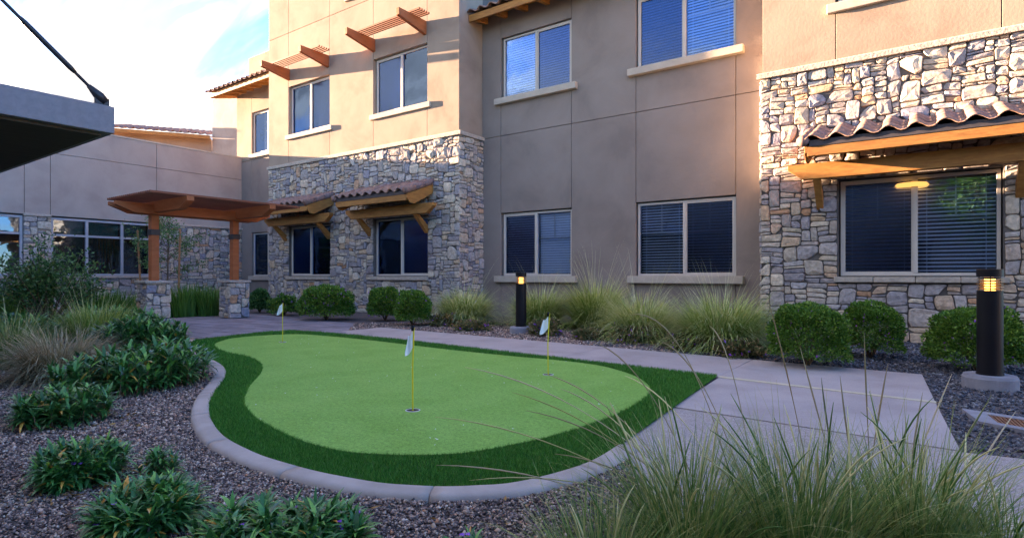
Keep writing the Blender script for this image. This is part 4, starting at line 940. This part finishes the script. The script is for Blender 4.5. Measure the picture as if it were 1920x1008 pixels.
# open dark shrub at left
def openshrub(px, py, label):
    rs = np.random.default_rng(9); x, y = GP(px, py); t = F/(py-HOR); root = thing('shrub', (x, y, 0), 0, label, 'shrub')
    tb = MB(); Ps = []; Ds = []
    for i in range(34):
        a = rs.uniform(0, 6.28); sp = rs.uniform(.15, 1.0); top = Vector((math.cos(a)*sp*1.05, math.sin(a)*sp*1.05, rs.uniform(1.0, 1.75)*(1-.28*sp)))
        mid_ = top*.5+Vector((rs.normal(0, .06), rs.normal(0, .06), .05)); tb.tube([(math.cos(a)*.06, math.sin(a)*.06, 0), mid_, top], [.018, .011, .004], 5)
        for k_ in range(16):
            u = rs.uniform(.38, 1.05); b = mid_.lerp(top, (u-.5)*2) if u > .5 else Vector((0, 0, 0)).lerp(mid_, u*2)
            c = b+Vector(rs.normal(0, .085, 3)); n = int(rs.uniform(6, 16))
            q = rs.normal(0, 1, (n, 3)); Ps.append(np.array(c)+q*.06); q[:, 2] += .4; Ds.append(q/np.linalg.norm(q, axis=1)[:, None])
    P_ = np.concatenate(Ps); D_2 = np.concatenate(Ds); V, Fa, Rn = leaves(P_, D_2, .075, .04, rs, rs.random(len(P_)))
    link('foliage', npmesh('foliage', V, Fa, Rn), root, dshrub_m, kind='stuff'); tb.obj('branches', twig_m, root)
openshrub(88, 612, 'tall open dark green shrub before the ribbon windows')
# young staked tree behind the pergola
tx, ty = GP(312, 583); tr = thing('young_tree', (tx, ty, 0), 0, 'slender young tree with sparse leaves behind the pergola', 'tree')
rs = np.random.default_rng(4); tb = MB(); tips = []
tb.tube([(0, 0, 0), (.03, .02, 1.0), (.0, .05, 1.9), (.05, .08, 2.7)], [.035, .028, .018, .006], 8); tb.obj('trunk', twig_m, tr, smooth=True)
tb = MB()
for i in range(26):
    z = rs.uniform(.9, 2.5); a = rs.uniform(0, 6.28); l = rs.uniform(.5, 1.45)*(1 if z < 2 else .75); v = Vector((math.cos(a)*l*.8, math.sin(a)*l*.8, l*rs.uniform(.1, .75)))
    p0 = Vector((.02, .04, z)); tb.tube([p0, p0+v*.5+Vector((0, 0, .03)), p0+v], [.010, .006, .002], 5); tips.append((p0, v))
tb.obj('branches', twig_m, tr)
Ps, Ds = [], []
for p0, v in tips:
    for k_ in range(15):
        c = p0+v*rs.uniform(.35, 1.05)+Vector(rs.normal(0, .05, 3)); n = int(rs.uniform(4, 10)); q = rs.normal(0, 1, (n, 3)); Ps.append(np.array(c)+q*.055); q[:, 2] -= .2; Ds.append(q/np.linalg.norm(q, axis=1)[:, None])
P_, D_2 = np.concatenate(Ps), np.concatenate(Ds); V, Fa, Rn = leaves(P_, D_2, .075, .035, rs, rs.uniform(.3, 1, len(P_)))
link('crown', npmesh('crown', V, Fa, Rn), tr, dshrub_m, kind='stuff')
for (px, py, tip, lb) in ((266, 583, (-.15, -.05, 2.3), 'leaning round wooden tree stake left of the left post'), (334, 583, (.05, .03, 2.3), 'upright round wooden tree stake between the pergola posts')):
    sx, sy = GP(px, py); o = MB().tube([(0, 0, -.05), tip], .028, 10).obj('tree_stake', stake_m, None, label=lb, cat='stake'); o.location = (sx, sy, 0)

# trees outside the frame that the window glass mirrors
def mirrored_tree(x, y, h, rad, label, n=5000):
    rs = np.random.default_rng(int(abs(x)*31+abs(y)*7)); root = thing('tree', (x, y, 0), 0, label, 'tree')
    tb = MB(); tb.tube([(0, 0, 0), (.05, .03, h*.35), (0, .08, h*.7)], [.09*h/5, .07*h/5, .03*h/5], 8)
    Ps, Ds = [], []
    for i in range(40):
        d = Vector(rs.normal(0, 1, 3)).normalized(); c = Vector((d.x*rad*.75, d.y*rad*.75, h*.68+d.z*h*.24))*1; p0 = Vector((0, .05, h*.45)); tb.tube([p0, p0.lerp(c, .6)+Vector((0, 0, .08)), c], [.03, .018, .005], 5)
        q = rs.normal(0, 1, (n//40, 3)); Ps.append(np.array(c)+q*rad*.2); q[:, 2] += .2; Ds.append(q/np.linalg.norm(q, axis=1)[:, None])
    tb.obj('trunk', twig_m, root); P_, D_2 = np.concatenate(Ps), np.concatenate(Ds); V, Fa, Rn = leaves(P_, D_2, .12, .06, rs, rs.uniform(.2, .95, len(P_)))
    link('crown', npmesh('crown', V, Fa, Rn), root, shrub_m, kind='stuff')
mirrored_tree(1.6, -2.6, 5.0, 1.1, 'courtyard tree behind the viewer mirrored in the wide right window')
mirrored_tree(13, 1.5, 5.5, 2.2, 'broad tree right of the courtyard mirrored in the ribbon windows'); mirrored_tree(14, 5.5, 6.0, 2.4, 'taller tree right of the courtyard mirrored in the ribbon windows'); mirrored_tree(15, -2, 5.0, 2.2, 'lower tree right of the courtyard mirrored in the ribbon windows')
ow = thing('reflection_fill_wall', (0, 0, 0), 0, 'added grey brown wall behind the trees, filling bright gaps mirrored in ribbon windows', 'wall')  # unseen wall, added to darken the sky gaps the ribbon windows mirror
MB().box(18, 18.4, -4, 10.3, 0, 4.2).obj('wall', stucco_grey, ow)
# leafy groundcover clumps with lance leaves
def ruellia(px, py, R0, h, label, stems=60, leaf=.15, seed=0, yellow=.05, flowers=2, group='dark lance leaved clumps in the gravel'):
    rs = np.random.default_rng(int(px*3+py)+seed); x, y = GP(px, py); root = thing('leafy_plant', (x, y, 0), 0, label, 'plant', group)
    Vs, Fs, Rs, b = [], [], [], 0; seg = 4; fl = MB(); st = MB()
    for s in range(stems):
        a = rs.uniform(0, 6.28); r = R0*math.sqrt(rs.random()); sx, sy = r*math.cos(a), r*math.sin(a); top_ = h*(1-.45*(r/R0)**2)*rs.uniform(.65, 1.05); lean = .25*r/R0
        tx_, ty_ = sx+math.cos(a)*lean*top_, sy+math.sin(a)*lean*top_
        st.tube([(sx, sy, 0), (tx_, ty_, top_)], [.004, .003], 4, cap=False)
        if s < flowers:
            for _ in range(3): q = Vector((tx_, ty_, top_+.03))+Vector(rs.normal(0, .012, 3)); fl.add([q+Vector((.012, 0, 0)), q+Vector((0, .012, .004)), q-Vector((.012, 0, 0)), q-Vector((0, .012, -.004))], [(0, 1, 2, 3)])
        nl = int(rs.uniform(18, 30)); n = nl
        u0 = rs.uniform(.15, 1, n)**.6; la = rs.uniform(0, 6.28, n); el = (1.25*u0**2-.15)+rs.normal(0, .22, n); L_ = leaf*rs.uniform(.6, 1.15, n); W_ = leaf*.078*rs.uniform(.8, 1.25, n)
        bx, by, bz = sx+(tx_-sx)*u0, sy+(ty_-sy)*u0, top_*u0; V = np.empty((n, seg+1, 2, 3)); dr = rs.uniform(.5, 1.4, n); wid = [.35, .95, 1, .6, .03]
        tnv = rs.uniform(0, .92, n)*np.clip(.45+.55*u0, 0, 1); yl = rs.random(n) < yellow*.5*(1.6-u0); tnv[yl] = rs.uniform(.955, 1, yl.sum())
        for k_ in range(seg+1):
            sdx, sdy = -np.sin(la), np.cos(la); wv = W_*wid[k_]; V[:, k_, 0] = np.stack([bx-sdx*wv, by-sdy*wv, bz+wv*.35], 1); V[:, k_, 1] = np.stack([bx+sdx*wv, by+sdy*wv, bz+wv*.35], 1)
            e = el-dr*(k_/seg); bx = bx+np.cos(la)*np.cos(e)*L_/seg; by = by+np.sin(la)*np.cos(e)*L_/seg; bz = np.maximum(bz+np.sin(e)*L_/seg, .012)
        idx = np.arange(n*(seg+1)*2).reshape(n, seg+1, 2)+b; Fs.append(np.stack([idx[:, :-1, 0], idx[:, :-1, 1], idx[:, 1:, 1], idx[:, 1:, 0]], -1).reshape(-1, 4)); Vs.append(V.reshape(-1, 3)); Rs.append(np.repeat(tnv, (seg+1)*2)); b += n*(seg+1)*2
    link('leaves', npmesh('leaves', np.concatenate(Vs), np.concatenate(Fs), np.concatenate(Rs), smooth=True), root, ruel_m, kind='stuff')
    st.obj('stems', twig_m, root, kind='stuff')
    if fl.v: fl.obj('flowers', purple_m, root, kind='stuff')
    return root
purple_m = mat('petal_purple', (.20, .05, .42), (.28, .09, .5), 9, .6)
ruellia(300, 722, .36, .38, 'bright lance leaved clump nearest the curb bend', 110, .15, yellow=.01)
ruellia(200, 742, .36, .34, 'lance leaved clump between tan grass and curb side gravel', 100, .14, flowers=5)
ruellia(120, 792, .26, .22, 'flowering lance leaved clump spreading low left of centre', 70, .12, flowers=5)
ruellia(150, 903, .16, .17, 'compact dark lance leaved clump with orange dry leaves beneath', 112, .095, yellow=.10)
ruellia(275, 992, .155, .15, 'dark lance leaved clump at the bottom edge, right of compact one', 112, .10, yellow=.08)
ruellia(297, 905, .06, .15, 'small upright rosette just above the bottom edge clump', 16, .08)
ruellia(470, 1040, .17, .15, 'brighter narrow leaved clump overlapping the curb at bottom', 90, .10, flowers=3)
ruellia(590, 1045, .14, .145, 'narrow leaved clump with purple bloom right along the bottom', 69, .10, flowers=4)
ruellia(265, 655, .50, .40, 'broad leafy mound behind the curb bend clump', 130, .18, yellow=.01)
ruellia(200, 628, .70, .42, 'broad leafy mound left of the pergola walk', 150, .21, yellow=.01)
ruellia(20, 640, .6, .36, 'broad leafy mound at far left under the open shrub', 120, .2, yellow=.01)
ruellia(885, 1060, .07, .07, 'tiny lance leaved sprig at bottom centre in gravel', 14, .07)

fl_m = attrmat('fallen_leaf', [(0, (.16, .09, .03)), (.5, (.36, .18, .05)), (1, (.42, .28, .10))], .7)
Ps = []
for px, py, sd_, n in ((150, 930, .16, 60), (290, 985, .18, 60), (200, 800, .4, 50), (480, 1000, .25, 30), (900, 980, .5, 30), (1500, 690, .6, 30), (1700, 760, .5, 15)):
    x, y = GP(px, py); Ps.append(np.stack([RNG.normal(x, sd_, n), RNG.normal(y, sd_*.6, n), RNG.uniform(.012, .022, n)], 1))
P_ = np.concatenate(Ps); k_ = np.ones(len(P_), dtype=bool)
for p in POLYS: k_ &= ~inpoly(P_[:, 0], P_[:, 1], p)
P_ = P_[k_]; D_2 = RNG.normal(0, 1, (len(P_), 3)); D_2[:, 2] *= .15; D_2 /= np.linalg.norm(D_2, axis=1)[:, None]
V, Fa, Rn = leaves(P_, D_2, .05, .014, RNG, RNG.random(len(P_))); link('fallen_leaves', npmesh('fallen', V, Fa, Rn), None, fl_m, label='dry orange leaves fallen on the gravel around the clumps', cat='leaf litter', kind='stuff')
# foreground deer grass with separate stalks
def deer(px, py, h, R0, n, label, stalks, seed, spread=.6, droop=.8, lean=(0, 0), tone_=(0, .8)):
    rs = np.random.default_rng(seed); x, y = GP(px, py); root = thing('grass_clump', (x, y, 0), 0, label, 'grass', 'big foreground grasses')
    V, Fa, Rn = blades(n//3, R0*1.2, h*1.2, .003, spread, droop, rs, 9, (.75, 1), .2, hvar=.5); link('dry_blades', npmesh('dry_blades', V, Fa, Rn), root, deer_m, kind='stuff')
    V, Fa, Rn = blades(n, R0, h, .0042, spread, droop, rs, 9, (0, 1), .22, hvar=.5); link('blades', npmesh('blades', V, Fa, Rn), root, deer_m, kind='stuff')
    for i in range(stalks):
        a = rs.uniform(0, 6.28); th = abs(rs.normal(0, .42)); L_ = h*rs.uniform(1.1, 1.75); p = Vector((rs.normal(0, R0*.4), rs.normal(0, R0*.4), 0)); pts = [p.copy()]; dr = rs.uniform(.1, .9)
        if lean[0] or lean[1]: a = math.atan2(lean[1]+rs.normal(0, .8), lean[0]+rs.normal(0, .8))
        for k_ in range(12):
            ang = th+dr*(k_/12)**2; p = p+Vector((math.sin(ang)*math.cos(a), math.sin(ang)*math.sin(a), math.cos(ang)))*L_/12; pts.append(p.copy())
        rad = [.0019]*8+[.0026, .0032, .0030, .0022, .0008]
        MB().tube(pts, rad, 5).obj('stalk', deer_m, root, smooth=True, rnd=float(rs.choice([.3, .5, .93, .97, 1.0])))
    return root
deer(1290, 1075, .36, .13, 1000, 'leftmost foreground grass clump arching over the curb end', 26, 1, .75, .9, (-.6, .2))
deer(1500, 1080, .37, .15, 950, 'middle foreground grass clump in front of the walk', 24, 2, .6, .8, (0, 0), (0, .85))
deer(1710, 1060, .35, .15, 900, 'rightmost foreground grass clump with brown seed spikes', 24, 3, .65, .8, (.3, .1), (.1, .95))
def arching(root_px, tips):      # long dry stems leaning out of the clumps
    bx, by = GP(*root_px); root = thing('tall_grass', (bx, by, 0), 0, 'long dry tan seed stems arching from the foreground grasses over the green', 'grass stems')
    for i, (px, py, t, q) in enumerate(tips):
        r0 = ray(px); T = Vector((r0[0]*t-bx, r0[1]*t-by, CAMZ-(py-HOR)*t/F)); B = Vector((random.uniform(-.12, .12), random.uniform(-.12, .12), 0)); M = B.lerp(T, .42); M.z = max(T.z*1.02, .3)*(.92 if i % 3 else 1.05)
        pts = [B.lerp(M, u).lerp(M.lerp(T, u), u) for u in [k_/14 for k_ in range(15)]]
        MB().tube(pts, [.0017]*9+[.0022, .0028, .0030, .0027, .0019, .0007], 5).obj('stalk', tan_m if i % 4 else deer_m, root, smooth=True, rnd=q)
arching((1400, 1060), [(816, 781, 2.5, .9), (872, 688, 2.6, 1), (986, 769, 2.4, .45), (818, 871, 2.2, .8), (1172, 704, 2.5, 1), (1050, 728, 2.6, .8), (1180, 590, 2.3, .6), (1020, 700, 2.6, .7), (960, 735, 2.7, .8), (1040, 850, 2.3, .5), (1240, 640, 2.4, .5), (1110, 640, 2.5, .4), (880, 900, 2.2, .9), (1330, 610, 2.4, .6)])
arching2 = [(1540, 708, 2.3, .35), (1575, 704, 2.3, .35), (1665, 680, 2.4, .8), (1730, 735, 2.3, .35), (1860, 738, 2.4, .4), (1905, 770, 2.4, .9), (1440, 560, 2.6, .8), (1500, 650, 2.4, .5), (1620, 620, 2.5, .7), (1785, 700, 2.4, .8)]
deer(1130, 1140, .24, .12, 1000, 'lower foreground grass clump trailing at bottom centre right', 8, 4, .9, .9, (-.5, 0))
for i, (px, py, t, q) in enumerate(arching2):
    if i == 0: bx, by = GP(1620, 1060); root2 = thing('tall_grass', (bx, by, 0), 0, 'upright brown and tan seed stems rising before the right walk', 'grass stems')
    r0 = ray(px); T = Vector((r0[0]*t-bx, r0[1]*t-by, CAMZ-(py-HOR)*t/F)); B = Vector((T.x*.25+random.uniform(-.06, .06), T.y*.2, 0)); M = B.lerp(T, .5)+Vector((random.uniform(-.03, .03), 0, .04))
    pts = [B.lerp(M, u).lerp(M.lerp(T, u), u) for u in [k_/14 for k_ in range(15)]]
    MB().tube(pts, [.0017]*8+[.0024, .0032, .0034, .0032, .0028, .0019, .0007], 5).obj('stalk', tan_m if i % 2 else brown_m, root2, smooth=True, rnd=q)
deer(1880, 1130, .26, .12, 700, 'corner foreground grass clump at bottom right', 8, 5, .7, .9)
print('tris', sum(len(o.data.loop_triangles) or sum(len(p.vertices)-2 for p in o.data.polygons) for o in SC.objects if o.type == 'MESH' and len(o.data.polygons) < 5e4), 'objects', len(SC.objects))
